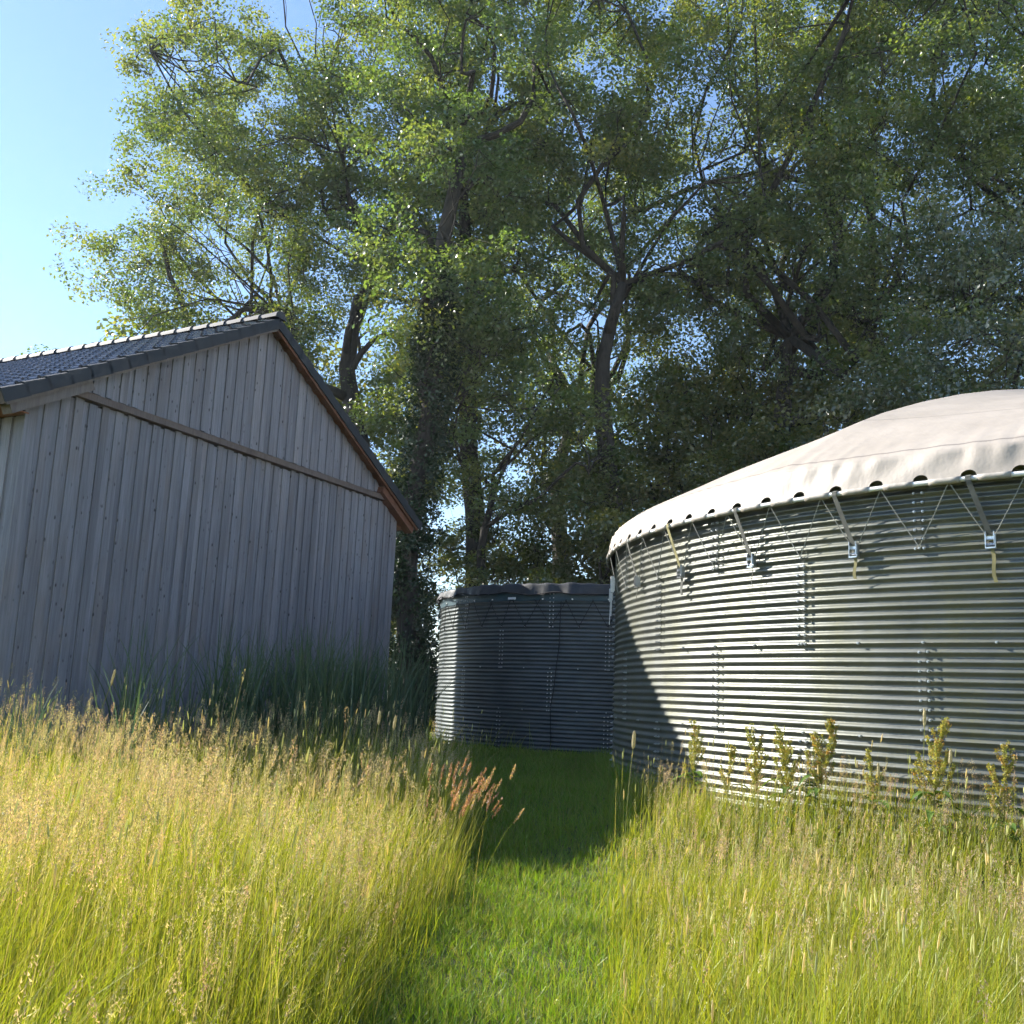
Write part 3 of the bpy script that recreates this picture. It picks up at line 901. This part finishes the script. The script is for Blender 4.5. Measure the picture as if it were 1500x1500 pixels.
VAR['slim'] = tree_meshes(6, 15, .20, [(0, 0, 9.2, 3.2, 3.0, 3.0), (1.6, 0, 7.2, 2.4, 2.2, 1.6), (-1.3, 0, 11.6, 2.2, 2.2, 2.2)], 7.2, 160, 170, .11, G3, lean=(-.1, 0), nlimb=6, gnarl=.3)
VAR['young'] = tree_meshes(7, 7, .10, [(0, 0, 4.2, 1.9, 1.9, 2.2), (.7, 0, 2.4, 1.5, 1.5, 1.3), (-.6, 0, 5.8, 1.3, 1.3, 1.3)], 4.6, 100, 160, .105, (0.12, 0.15, 0.034), ncl_r=(.4, .7), lean=(.1, 0), nlimb=6, bough=1.2)
VAR['pale'] = tree_meshes(8, 15, .26, [(0, 0, 9, 3.6, 3.2, 3.6), (-1.8, 0, 6.6, 2.6, 2.4, 2.0), (1.5, 0, 12.5, 2.8, 2.6, 2.6)], 8.5, 260, 160, .115, GP, lean=(.2, 0), nlimb=8, squash=.9, flat=.2)

def plant(kind, name, label, x, y, rz=0.0, s=(1, 1, 1), group=None, cat='tree'):
    w, c = VAR[kind]
    t = thing(name, label, cat, (x, y, float(gz(x, y))), R_(rz), group)
    t.scale = s
    obj('trunk', w, t); obj('crown', c, t)
    return t
GO = 'tall oaks behind the tanks'
plant('spread', 'oak_tree', 'oak behind the barn ridge, mostly hidden by the broad oak', -10.4, 37.0, 150, (.85, .8, 1), GO)
plant('broad', 'oak_tree', 'broad leafy oak against open sky at the far left, behind the barn roof', -5.6, 33.0, 0, (1.04, .95, 1.1), GO)
ivy_tree = plant('tall', 'oak_tree', 'oak beside the barn corner with its trunk wrapped in dark ivy', -2.3, 27.0, 20, (.95, .95, 1), GO)
plant('tall', 'oak_tree', 'straight oak rising just right of the ivy covered trunk', -1.6, 31.0, 200, (1, 1, 1.04), GO)
plant('slim', 'oak_tree', 'slender forked oak standing behind the smaller tank', -0.5, 28.0, 0, (1, 1, 1), GO)
plant('crook', 'oak_tree', 'oak with bare dark trunk and crooked upper limb left of the canvas cover', 3.6, 28.5, 0, (1, 1, 1.03), GO)
plant('spread', 'oak_tree', 'thick trunked oak with many spreading limbs above the canvas cover', 8.0, 29.0, 0, (1, 1, 1.05), GO)
plant('slim', 'oak_tree', 'thin oak close to the left of the thick trunked oak', 7.3, 31.5, 80, (.9, .9, 1.25), GO)
plant('crook', 'oak_tree', 'oak rising over the middle of the canvas cover, behind the others', 11.4, 32.0, 110, (1, 1, 1.05), GO)
plant('broad', 'oak_tree', 'dense oak filling the upper right corner', 15.6, 28.0, 25, (.92, .95, 1), GO)
plant('pale', 'willow_tree', 'pale grey green tree hanging over the right of the canvas cover', 12.4, 24.2, 0, (1.0, 1.0, 1.0))
plant('spread', 'oak_tree', 'oak in the second row seen through the gap right of the slender oak', 2.4, 39.0, 60, (1, 1, 1.1), GO)
plant('slim', 'oak_tree', 'small oak low behind the barn corner', -4.6, 37.5, 200, (1.1, 1.1, 1.1), GO)
plant('slim', 'oak_tree', 'small oak filling the gap between the crooked oak and the thick trunk', 6.0, 33.2, 70, (1.1, 1.1, 1.15), GO)
plant('slim', 'oak_tree', 'small oak behind the thick trunk, right of it', 9.6, 35.0, 160, (1.2, 1.2, 1.2), GO)
plant('slim', 'oak_tree', 'small oak behind the pale tree', 13.4, 33.5, 250, (1.2, 1.2, 1.25), GO)
plant('crook', 'oak_tree', 'oak at the right edge, cut off by the frame', 18.6, 30.5, 60, (1, 1, 1), GO)
GY = 'young trees of the undergrowth'
for i, (x, y, rz, s, l) in enumerate((
    (0.9, 28.4, 10, .95, 'young sunlit tree above the middle of the black tarpaulin'),
    (2.5, 27.2, 130, 1.05, 'young yellow green tree left of the bare dark trunk'),
    (5.0, 27.2, 60, 1.1, 'young tree beside the bare dark trunk, close to the canvas edge'),
    (7.0, 26.6, 200, 1.25, 'young tree behind the left slope of the canvas cover'),
    (9.6, 26.2, 300, 1.3, 'dark young tree below the thick trunked oak'),
    (-0.9, 31.6, 40, 1.1, 'young tree in the gap behind the ivy covered trunk'),
    (3.3, 32.5, 170, 1.2, 'young tree further back between slender and crooked oak'),
    (-3.9, 31.5, 240, .8, 'young tree low behind the right barn corner'),
    (11.5, 28.4, 90, 1.4, 'young tree in the shade behind the pale tree'),
    (1.6, 31.0, 220, 1.5, 'taller young tree further back above the right half of the tarpaulin'),
    (4.9, 31.5, 15, 1.6, 'taller young tree just right behind the bare dark trunk'),
    (6.4, 30.0, 140, 1.6, 'bushy young tree filling the gap above the canvas edge'),
    (8.9, 31.0, 260, 1.7, 'bushy young tree behind the thick trunk'),
    (10.6, 30.0, 75, 1.6, 'bushy young tree right of the thick trunk'),
    (-13.2, 37.5, 30, 2.1, 'young tree showing above the left end of the barn roof'),
    (-9.0, 38.0, 190, 2.2, 'young tree low behind the barn ridge'))):
    plant('young', 'young_tree', l, x, y, rz, (s, s, s), GY)

# ivy sleeve on the trunk beside the barn
q = np.random.default_rng(77)
n = 340
zz = q.uniform(0.1, 13.0, n); aa = q.uniform(0, 2 * np.pi, n); rr = q.uniform(.35, .9, n) * np.interp(zz, [0, 2, 6, 10, 13], [.8, .95, .9, .7, .4])
tk = TRUNKS[2]
IC = np.c_[rr * np.cos(aa) + np.interp(zz, tk[:, 2], tk[:, 0]), rr * np.sin(aa) + np.interp(zz, tk[:, 2], tk[:, 1]), zz]
V, P, c = leaf_quads(IC, q.uniform(.25, .45, n), 110, .11, q, (0.032, 0.058, 0.02), flat=.1, squash=1.2, vary=.3)
mk('ivy', V, P, M_ivy, ivy_tree, col=c)

# far hedge line on the horizon
q = np.random.default_rng(31)
n = 900; hx = q.uniform(-260, 330, n); hy = 190 + 25 * np.sin(hx / 40) + q.uniform(-8, 8, n)
HC = np.c_[hx, hy, q.uniform(.5, 1, n) ** .7 * (5 + 3 * np.sin(hx / 11) + 2.5 * np.sin(hx / 29 + 2)) - .5]
V, P, c = leaf_quads(HC, q.uniform(1.5, 3.2, n), 26, 1.3, q, (0.06, 0.085, 0.035))
tag(mk('distant_treeline', V, P, M_leaf, col=c), 'far off line of trees along the horizon', 'treeline', None, 'stuff')

# ------------------------------------------------------------------ grass
def blades(B, h, w, lean, az, col0, col1, nseg=3, curve=1.6, face=None):
    """tapered bent blades; B (n,3) base points, lean = horizontal tip offset / height"""
    n = len(B); d = np.c_[np.cos(az), np.sin(az), np.zeros(n)]
    fa = az + np.pi / 2 if face is None else face
    s = np.c_[np.cos(fa), np.sin(fa), np.zeros(n)]
    V = np.empty((n, 2 * nseg + 1, 3), np.float32); C = np.empty((n, 2 * nseg + 1, 3), np.float32)
    for k in range(nseg + 1):
        t = k / nseg
        p = B + d * (lean * h * t ** curve)[:, None]
        p[:, 2] = B[:, 2] + h * (t - 0.28 * np.minimum(lean, 1.4) * t ** 2.4)
        cc = col0 + (col1 - col0) * t
        if k < nseg:
            ww = (w * (1 - t) ** .6 * .5)[:, None]
            V[:, 2 * k] = p - s * ww; V[:, 2 * k + 1] = p + s * ww
            C[:, 2 * k] = cc; C[:, 2 * k + 1] = cc
        else:
            V[:, 2 * k] = p; C[:, 2 * k] = cc
    m = 2 * nseg + 1; o = np.arange(n)[:, None] * m
    quads = np.concatenate([o + np.array([2 * k, 2 * k + 1, 2 * k + 3, 2 * k + 2]) for k in range(nseg - 1)])
    tri = o + np.array([2 * nseg - 2, 2 * nseg - 1, 2 * nseg])
    return V.reshape(-1, 3), quads, tri, C.reshape(-1, 3)

class Soup:
    def __init__(s): s.V = []; s.Q = []; s.T = []; s.C = []; s.n = 0
    def add(s, V, Q, T, C):
        s.V.append(V)
        if Q is not None: s.Q.append(Q + s.n)
        if T is not None: s.T.append(T + s.n)
        s.C.append(C); s.n += len(V)
    def build(s, name, mat):
        polys = []
        if s.Q: polys.append(np.concatenate(s.Q))
        if s.T: polys.append(np.concatenate(s.T))
        return mk(name, np.concatenate(s.V), polys, mat, col=np.concatenate(s.C))

def pal(q, n, cols, p=None):
    i = q.choice(len(cols), n, p=p); c = np.array(cols)[i] * q.uniform(.75, 1.25, (n, 1)); return c

def heads(P, D, L, wid, per, q, cols, tri=0.012, spread=1.0):
    """loose panicles: small spikelet triangles round the last stretch of each stem. P tips (n,3), D stem direction"""
    n = len(P); N_ = n * per; ci = np.repeat(np.arange(n), per)
    t = q.uniform(0, 1, N_)
    prof = np.sin(np.pi * np.clip(t * .9 + .08, 0, 1)) ** .8
    a = q.uniform(0, 2 * np.pi, N_); r = (wid[ci] * prof) * q.uniform(.1, 1, N_) ** .7
    c = P[ci] - D[ci] * (L[ci] * t)[:, None] + np.c_[r * np.cos(a), r * np.sin(a), r * q.uniform(-.5, .5, N_)]
    v = q.normal(size=(N_, 3)); v[:, 2] = np.abs(v[:, 2]) + .8; v /= np.linalg.norm(v, axis=1)[:, None]
    s = np.cross(v, q.normal(size=(N_, 3))); s /= np.linalg.norm(s, axis=1)[:, None] + 1e-9
    l = tri * q.uniform(.7, 1.4, N_)[:, None]
    V = np.stack([c - v * l * .6 - s * l * .24, c - v * l * .6 + s * l * .24, c + v * l], 1).reshape(-1, 3)
    T = np.arange(N_ * 3).reshape(-1, 3)
    col = pal(q, n, cols)[ci] * q.uniform(.8, 1.2, (N_, 1))
    return V, T, np.repeat(col, 3, axis=0)

def spikes(P, D, L, r, q, cols, nseg=4, sides=5):
    """dense cylindrical heads (timothy, foxtail)"""
    n = len(P); prof = np.array([.35, .95, 1.0, .9, .3])
    th = np.linspace(0, 2 * np.pi, sides, endpoint=False)
    V = np.empty((n, nseg + 1, sides, 3), np.float32)
    for k in range(nseg + 1):
        c = P - D * (L * (1 - k / nseg))[:, None]
        for j in range(sides):
            V[:, k, j] = c + np.array([math.cos(th[j]), math.sin(th[j]), 0]) * (r * prof[k] * q.uniform(.85, 1.15, n))[:, None]
    m = (nseg + 1) * sides; o = np.arange(n)[:, None] * m
    Q = np.concatenate([o + np.array([k * sides + j, k * sides + (j + 1) % sides, (k + 1) * sides + (j + 1) % sides, (k + 1) * sides + j]) for k in range(nseg) for j in range(sides)])
    C = np.repeat(pal(q, n, cols), m, axis=0)
    return V.reshape(-1, 3), Q, C

YB = np.array([0, 5.0, 9.5, 11.2, 13, 16, 19, 21])
XL = np.array([-.85, -.55, -.22, -.2, -.3, -1.0, -1.9, -2.4])
XR = np.array([.42, .52, 1.0, 1.25, 1.7, 3, 4, 5])
def barn_side(x, y):   # >0 : in front of the gable
    return (x + 6.307) * 0.8927 - (y - 12.473) * 0.4507
def in_view(x, y, m=.9):
    return (np.abs(x - .05 * y) < .60 * y + m)
def scatter(n, x0, x1, y0, y1, q, power=1.0):
    return q.uniform(x0, x1, n), y0 + (y1 - y0) * q.uniform(0, 1, n) ** power

BL = [(0.175, 0.225, 0.014), (0.20, 0.24, 0.018), (0.145, 0.205, 0.014), (0.22, 0.23, 0.025), (0.26, 0.23, 0.05)]
BLT = [(0.27, 0.315, 0.025), (0.31, 0.33, 0.035), (0.22, 0.29, 0.022), (0.36, 0.34, 0.07), (0.44, 0.37, 0.13)]
ST = [(0.24, 0.275, 0.045), (0.33, 0.30, 0.09), (0.28, 0.28, 0.06)]
PAN = [(0.42, 0.34, 0.235), (0.46, 0.35, 0.265), (0.38, 0.34, 0.20), (0.42, 0.38, 0.225), (0.44, 0.30, 0.235)]
TIM = [(0.52, 0.52, 0.27), (0.58, 0.51, 0.32), (0.46, 0.48, 0.25)]

def swell(x, y):
    return 1 + .14 * np.sin(x * 1.7 + 2 * np.sin(y * .9)) + .12 * np.sin(y * 2.3 + x * 3.4)

def clump(x, y):
    return 0.5 + 0.5 * np.sin(x * 3.1 + 1.3 * np.sin(y * 2.3)) * np.sin(y * 2.7 + 1.7 * np.sin(x * 1.9))

def tall_patch(name, label, side, seed):
    q = np.random.default_rng(seed); S = Soup()
    def pts(n, y0=1.4, y1=12.2, pw=1.3):
        if side < 0:
            y = y0 + (y1 - y0) * q.uniform(0, 1, n) ** pw
            xl = np.interp(y, YB, XL); x = xl - (q.uniform(0, 1, n)) * (xl + .62 * y + 1.1)
            x += q.normal(0, .07, n)
            ok = (barn_side(x, y) > .12)
        else:
            y = y0 + (10.8 - y0) * q.uniform(0, 1, n) ** 1.2
            xr = np.interp(y, YB, XR); x = xr + q.uniform(0, 1, n) * np.maximum(.3, .68 * y + 1.0 - xr)
            x += q.normal(0, .07, n)
            ok = (np.hypot(x - BIG[0], y - BIG[1]) > BIG[2] + .05)
        return x[ok], y[ok]
    hs = 1.0 if side < 0 else 0.70
    # height falls off towards the mown strip
    def edge(x, y):
        e = (np.interp(y, YB, XL) - x) if side < 0 else (x - np.interp(y, YB, XR))
        return 0.45 + 0.55 * smooth(-.1, .5 if side < 0 else .75, e)
    # green blades
    x, y = pts(66000 if side < 0 else 62000)
    n = len(x); h = hs * q.uniform(.38, .82, n) * edge(x, y) * (.8 + .3 * clump(x, y)) * swell(x, y) * np.where(q.uniform(0, 1, n) < .03, 1.35, 1); w = q.uniform(.003, .0065, n) * (1 + .06 * y)
    c0 = pal(q, n, BL, [.3, .25, .3, .1, .05]); c1 = pal(q, n, BLT, [.25, .25, .25, .15, .10])
    S.add(*blades(np.c_[x, y, gz(x, y) - .02], h, w, np.abs(q.normal(.28, .22, n)), q.normal(-.3, 1.5, n), c0, c1, 3, 1.8, q.uniform(0, 6.28, n)))
    # stems with loose panicles
    x, y = pts(11500 if side < 0 else 6500)
    k = q.uniform(0, 1, len(x)) < (.30 + .75 * clump(x * .7 + 4, y * .6)) * ((.10 + .90 * smooth(3.0, 5.6, y)) if side < 0 else (.08 + .95 * smooth(4.0, 6.4, y))) * smooth(.4, .95, edge(x, y)); x, y = x[k], y[k]
    n = len(x); h = hs * q.normal(.84, .12, n) * edge(x, y) * swell(x, y); az = q.normal(-.4, 1.0, n); ln = np.abs(q.normal(.14, .10, n))
    B = np.c_[x, y, gz(x, y) - .02]
    S.add(*blades(B, h, q.uniform(.0022, .0036, n) * (1 + .05 * y), ln, az, pal(q, n, ST), pal(q, n, PAN), 3, 1.8, q.uniform(0, 6.28, n)))
    tip = B + np.c_[np.cos(az) * ln * h, np.sin(az) * ln * h, h * (1 - .28 * ln)]
    D = np.c_[np.cos(az) * ln * 1.6, np.sin(az) * ln * 1.6, np.ones(n)]; D /= np.linalg.norm(D, axis=1)[:, None]
    V, T, C = heads(tip, D, q.uniform(.10, .19, n), q.uniform(.014, .034, n), 56, q, PAN, .0072)
    S.add(V, None, T, C)
    # timothy and foxtail stalks standing above the rest
    x, y = pts(800 if side < 0 else 800, 3.6)
    n = len(x); h = hs * (q.normal(.98, .10, n) + np.where(q.uniform(0, 1, n) < .22, q.uniform(.05, .30, n), 0)) * edge(x, y) ** .5; az = q.normal(-.4, 1.2, n); ln = np.abs(q.normal(.08, .07, n))
    B = np.c_[x, y, gz(x, y) - .02]
    S.add(*blades(B, h, q.uniform(.003, .004, n) * (1 + .04 * y), ln, az, pal(q, n, ST), pal(q, n, ST), 3, 1.8, q.uniform(0, 6.28, n)))
    tip = B + np.c_[np.cos(az) * ln * h, np.sin(az) * ln * h, h * (1 - .28 * ln)]
    D = np.c_[np.cos(az) * ln * 1.6, np.sin(az) * ln * 1.6, np.ones(n)]; D /= np.linalg.norm(D, axis=1)[:, None]
    V, Q, C = spikes(tip, D, q.uniform(.04, .09, n), q.uniform(.003, .0052, n), q, TIM)
    S.add(V, Q, None, C)
    o = S.build(name, M_grass); tag(o, label, 'grass', None, 'stuff'); return o
tall_patch('tall_grass', 'tall sunlit meadow grass with tan seed heads left of the mown strip', -1, 21)
tall_patch('tall_grass', 'tall yellow green grass in front of the large tank, right of the mown strip', 1, 22)

# mown strip
q = np.random.default_rng(50); S = Soup()
n = 90000
y = 2.2 + 19.0 * q.uniform(0, 1, n) ** 1.25
xl = np.interp(y, YB, XL) - .25; xr = np.interp(y, YB, XR) + .25
x = xl + (xr - xl) * q.uniform(0, 1, n)
ok = (np.hypot(x - BIG[0], y - BIG[1]) > BIG[2] + .01) & (np.hypot(x - SML[0], y - SML[1]) > SML[2] + .01)
x, y = x[ok], y[ok]; n = len(x)
h = q.uniform(.05, .15, n) * (.7 + .6 * clump(x * 1.5, y * 1.4)) * (1 + 1.0 * (np.hypot(x - BIG[0], y - BIG[1]) < BIG[2] + .25)); h *= 1 + .25 * (y > 9)
MG = [(0.10, 0.21, 0.012), (0.12, 0.22, 0.013), (0.085, 0.185, 0.012), (0.15, 0.22, 0.02), (0.20, 0.20, 0.05)]
S.add(*blades(np.c_[x, y, gz(x, y) - .01], h, q.uniform(.003, .006, n) * (1 + .07 * y), np.abs(q.normal(.5, .35, n)), q.uniform(0, 6.28, n), pal(q, n, MG), pal(q, n, [(0.16, 0.30, 0.018), (0.19, 0.32, 0.02), (0.24, 0.31, 0.035), (0.32, 0.31, 0.09)]), 2, 1.6, q.uniform(0, 6.28, n)))
tag(S.build('mown_grass', M_grass), 'short green mown grass strip leading between the tanks', 'grass', None, 'stuff')

# rough grass further back, beside the tanks and under the trees
q = np.random.default_rng(51); S = Soup(); n = 26000
x = q.uniform(-13, 16, n); y = q.uniform(12, 32, n)
ok = (barn_side(x, y) > .1) & (np.hypot(x - BIG[0], y - BIG[1]) > BIG[2] + .05) & (np.hypot(x - SML[0], y - SML[1]) > SML[2] + .05) & ((y > 18.4) | (x < np.interp(y, YB, XL))) & (np.abs(x - .05 * y) < .6 * y + 1)
x, y = x[ok], y[ok]; n = len(x)
S.add(*blades(np.c_[x, y, gz(x, y) - .02], q.uniform(.25, .7, n), q.uniform(.008, .014, n), np.abs(q.normal(.35, .25, n)), q.uniform(0, 6.28, n), pal(q, n, MG), pal(q, n, BLT), 3, 1.8, q.uniform(0, 6.28, n)))
tag(S.build('rough_grass', M_grass), 'rough uncut grass around the back of the tanks and under the trees', 'grass', None, 'stuff')

# reeds in front of the gable
q = np.random.default_rng(52); S = Soup()
cx = np.r_[q.uniform(-3.9, -1.5, 70), q.uniform(-5.0, -3.2, 10)]; 
cyy = np.r_[q.uniform(12.6, 19.6, 70), q.uniform(10.2, 13.2, 10)]
ok = (barn_side(cx, cyy) > .25) & (np.hypot(cx - SML[0], cyy - SML[1]) > SML[2] + .1)
cx, cyy = cx[ok], cyy[ok]
per = 26; ci = np.repeat(np.arange(len(cx)), per); n = len(ci)
x = cx[ci] + q.normal(0, .10, n); y = cyy[ci] + q.normal(0, .10, n)
hh = (np.clip(q.normal(1.80, .25, len(cx)) - .16 * np.clip(-2.6 - cx, 0, 3), .8, 2.2))[ci] * q.uniform(.6, 1.08, n)
RC = [(0.065, 0.115, 0.055), (0.08, 0.13, 0.06), (0.055, 0.10, 0.048), (0.10, 0.14, 0.055)]
S.add(*blades(np.c_[x, y, gz(x, y) - .03], hh, q.uniform(.018, .034, n), np.abs(q.normal(.20, .15, n)), q.uniform(0, 6.28, n), pal(q, n, RC), pal(q, n, RC), 6, 2.2, q.uniform(0, 6.28, n)))
# tall thin shoots by the tank
tag(S.build('reeds', M_reed), 'dense dark blue green reeds growing against the barn gable', 'reeds', None, 'stuff')

# ------------------------------------------------------------------ single plants
def dock(label, x, y, top, seed, lush=1.0, rust=0.3):
    top += 0.11; lush *= 1.5
    q = np.random.default_rng(seed); z0 = float(gz(x, y)); H = top - z0
    root = thing('dock_plant', label, 'dock plant', (x, y, z0), 0, 'dock plants in front of the large tank')
    lean = q.uniform(-.16, .16)
    sp = np.array([(lean * H * t * t, .02 * math.sin(5 * t), H * t) for t in np.linspace(0, 1, 9)])
    V, F = tube(sp, .007 * (1 - .7 * np.linspace(0, 1, 9)), 6)
    mk('stem', V, F, M_dock, root, col=np.tile((0.26, 0.24, 0.07), (len(V), 1)))
    # side shoots crowded with whorls of small fruits
    mb = MB(); pts = []; 
    for t in np.sort(q.uniform(.36, .95, int(13 * lush))):
        b = np.array([np.interp(t, np.linspace(0, 1, 9), sp[:, i]) for i in range(3)])
        L = (1.15 - t) * .42 * H * q.uniform(.6, 1.15); a = q.uniform(0, 6.28)
        e = b + np.array([math.cos(a) * L * .48, math.sin(a) * L * .48, L * .9])
        mid = (b + e) / 2 + np.array([math.cos(a), math.sin(a), 0]) * L * .10
        pth = np.array([b, b * .4 + mid * .6, mid, mid * .4 + e * .6, e]); mb.tube(pth, .0032, 4, False)
        for s in np.linspace(.12, 1, max(4, int(L / .016))): 
            pts.append(np.array([np.interp(s, np.linspace(0, 1, 5), pth[:, i]) for i in range(3)]))
    for t in np.linspace(.5, 1, 24): pts.append(np.array([np.interp(t, np.linspace(0, 1, 9), sp[:, i]) for i in range(3)]))
    V = np.concatenate(mb.v); mk('side_shoots', V, mb.f, M_dock, root, col=np.tile((0.25, 0.23, 0.07), (len(V), 1)))
    C = np.array(pts); 
    V, P, c = leaf_quads(C, np.full(len(C), .021), 11, .016, q, (0.33, 0.32, 0.06), flat=0, squash=.8, vary=.3)
    red = np.repeat(q.uniform(0, 1, len(C)) < rust * .5, 44); c[red] = c[red] * np.array([1.12, .78, .9])
    o = mk('seed_heads', V, P, M_dock, root, col=c); o['kind'] = 'stuff'
    for i in range(int(5 * lush) + 2):
        t = q.uniform(.08, .5); b = np.array([np.interp(t, np.linspace(0, 1, 9), sp[:, k]) for k in range(3)])
        a = q.uniform(0, 6.28); L = q.uniform(.14, .26); V = []; d = np.array([math.cos(a), math.sin(a), 0]); s = np.array([-math.sin(a), math.cos(a), 0])
        pr = [.012, .7, 1, .8, .45, .02]
        for k, w in enumerate(pr):
            u = k / 5; c_ = b + d * L * u + np.array([0, 0, L * (.75 * u - .95 * u * u)])
            V += [c_ - s * w * .036 + (0, 0, .010), c_, c_ + s * w * .036 + (0, 0, .008)]
        F = [(3 * k + j, 3 * k + j + 1, 3 * k + j + 4, 3 * k + j + 3) for k in range(5) for j in range(2)]
        mk('leaf', V, F, M_dock, root, smooth_shade=True, col=np.tile(np.array((0.10, 0.17, 0.03)) * q.uniform(.8, 1.3), (len(V), 1)))
    return root
dock('lone green dock at the foot of the tank, on the shadow edge', 1.73, 9.25, .70, 1, .8, .1)
dock('thin dock in front of the brightest ribs, second from the left', 2.15, 8.57, .71, 2, .7, .25)
dock('bushy green dock left of the tallest dock', 2.34, 8.30, .70, 3, 1.1, .2)
dock('tallest bushy dock with rusty seed heads, before the tank centre', 2.50, 8.12, .77, 4, 1.5, .4)
dock('yellowish bushy dock with timothy heads around it, right of the tallest dock', 3.13, 7.47, .80, 5, 1.4, .3)
dock('narrow yellow dock nearest the right edge', 3.50, 7.16, .66, 6, 1.0, .25)

dock('slim young dock between the shadow edge and the thin dock', 1.95, 8.86, .52, 7, .5, .1)
dock('slim young dock between the tallest and the yellowish bushy dock', 2.82, 7.78, .56, 8, .55, .1)

def timothy(label, x, y, top, seed, L=.12, r=.009, lean=.03, col=(0.45, 0.39, 0.22)):
    q = np.random.default_rng(seed); z0 = float(gz(x, y)); H = top - z0
    root = thing('timothy_stalk', label, 'grass stalk', (x, y, z0), 0, 'single timothy stalks')
    t = np.linspace(0, 1, 8); P = np.c_[lean * H * t ** 2, .02 * H * np.sin(3 * t), H * t]
    V, F = tube(P, np.interp(t, [0, 1], [.0035, .002]), 5); mk('stalk', V, F, M_dock, root, col=np.tile((0.24, 0.25, 0.07), (len(V), 1)))
    u = np.linspace(0, 1, 12); tp = P[-1]
    hp = np.c_[tp[0] + lean * L * u, np.full(12, tp[1]), tp[2] - .01 + L * u]
    rr = r * np.array([.4, .8, 1, 1.05, 1, 1.04, .98, 1, .95, .9, .7, .3]); V, F = tube(hp, rr, 10)
    V = V + q.normal(0, r * .09, V.shape); c = np.array(col) * q.uniform(.75, 1.2, (len(V), 1))
    mk('seed_head', V, F, M_dock, root, col=c)
    a = q.uniform(0, 6.28); lb = blades(np.array([[0, 0, H * .25]]), np.array([.2]), np.array([.006]), np.array([.8]), np.array([a]), np.array([[.12, .17, .03]]), np.array([[.17, .2, .04]]))
    mk('leaf', lb[0], [lb[1], lb[2]], M_grass, root, col=lb[3])
    return root
timothy('tall single timothy stalk with fat tan head before the shaded tank edge', 0.90, 7.5, .64, 1, .13, .013, .05)
timothy('tallest timothy stalk with slim head before the right bolt column', 2.58, 6.3, .90, 2, .11, .009, .02)
timothy('timothy stalk with pale head in front of the right dock group', 2.64, 6.3, .68, 3, .09, .010, .10)
timothy('short timothy stalk leaning left of the pale headed one', 2.42, 6.5, .58, 4, .08, .009, -.03)
timothy('timothy stalk with thick tan head over the reeds, right one of the pair', -.90, 7.5, .71, 5, .10, .011, .08)
timothy('timothy stalk with thick tan head over the reeds, left one of the pair', -.98, 7.5, .74, 6, .10, .010, .05)
timothy('long timothy stalk bending right before the barn wall at far left', -2.95, 7.0, .95, 7, .11, .008, .16)

# reddish foxtail tuft beside the strip
q = np.random.default_rng(60); root = thing('foxtail_tuft', 'tuft of reddish foxtail grass leaning over the mown strip', 'grass tuft', (-.38, 7.0, float(gz(-.38, 7.0))))
n = 46; az = q.normal(-.1, .5, n); ln = np.clip(np.abs(q.normal(.24, .10, n)), 0, .40); h = q.uniform(.82, 1.12, n)
B = np.c_[q.normal(0, .10, n), q.normal(0, .12, n), np.full(n, -.02)]
bl = blades(B, h, np.full(n, .004), ln, az, pal(q, n, ST), pal(q, n, ST), 4, 1.8, q.uniform(0, 6.28, n))
mk('stalks', bl[0], [bl[1], bl[2]], M_grass, root, col=bl[3])['kind'] = 'stuff'
tip = B + np.c_[np.cos(az) * ln * h, np.sin(az) * ln * h, h * (1 - .28 * ln)]
D = np.c_[np.cos(az) * ln * 1.9, np.sin(az) * ln * 1.9, np.ones(n)]; D /= np.linalg.norm(D, axis=1)[:, None]
V, T, C = heads(tip, D, q.uniform(.09, .15, n), np.full(n, .010), 60, q, [(0.36, 0.20, 0.13), (0.42, 0.29, 0.18), (0.33, 0.18, 0.12)], .011)
mk('seed_heads', V, [T], M_grass, root, col=C)['kind'] = 'stuff'

# ------------------------------------------------------------------ thin scattering volume, added in place of lens glare to lift the shadows
mb = MB(); mb.box(-425, 425, -155, 705, -2.0, 35.0)
m = bpy.data.materials.new('glare_veil_air'); m.use_nodes = True; nt = m.node_tree; nt.nodes.clear()
ho = nt.nodes.new('ShaderNodeOutputMaterial'); hv = nt.nodes.new('ShaderNodeVolumePrincipled')
hv.inputs['Color'].default_value = (0.93, 0.96, 1.0, 1); hv.inputs['Density'].default_value = 0.0004; hv.inputs['Anisotropy'].default_value = 0.2
nt.links.new(hv.outputs[0], ho.inputs['Volume'])
tag(mb.build('glare_veil', m), 'thin air volume added to stand in for lens glare', None, None, 'stuff')
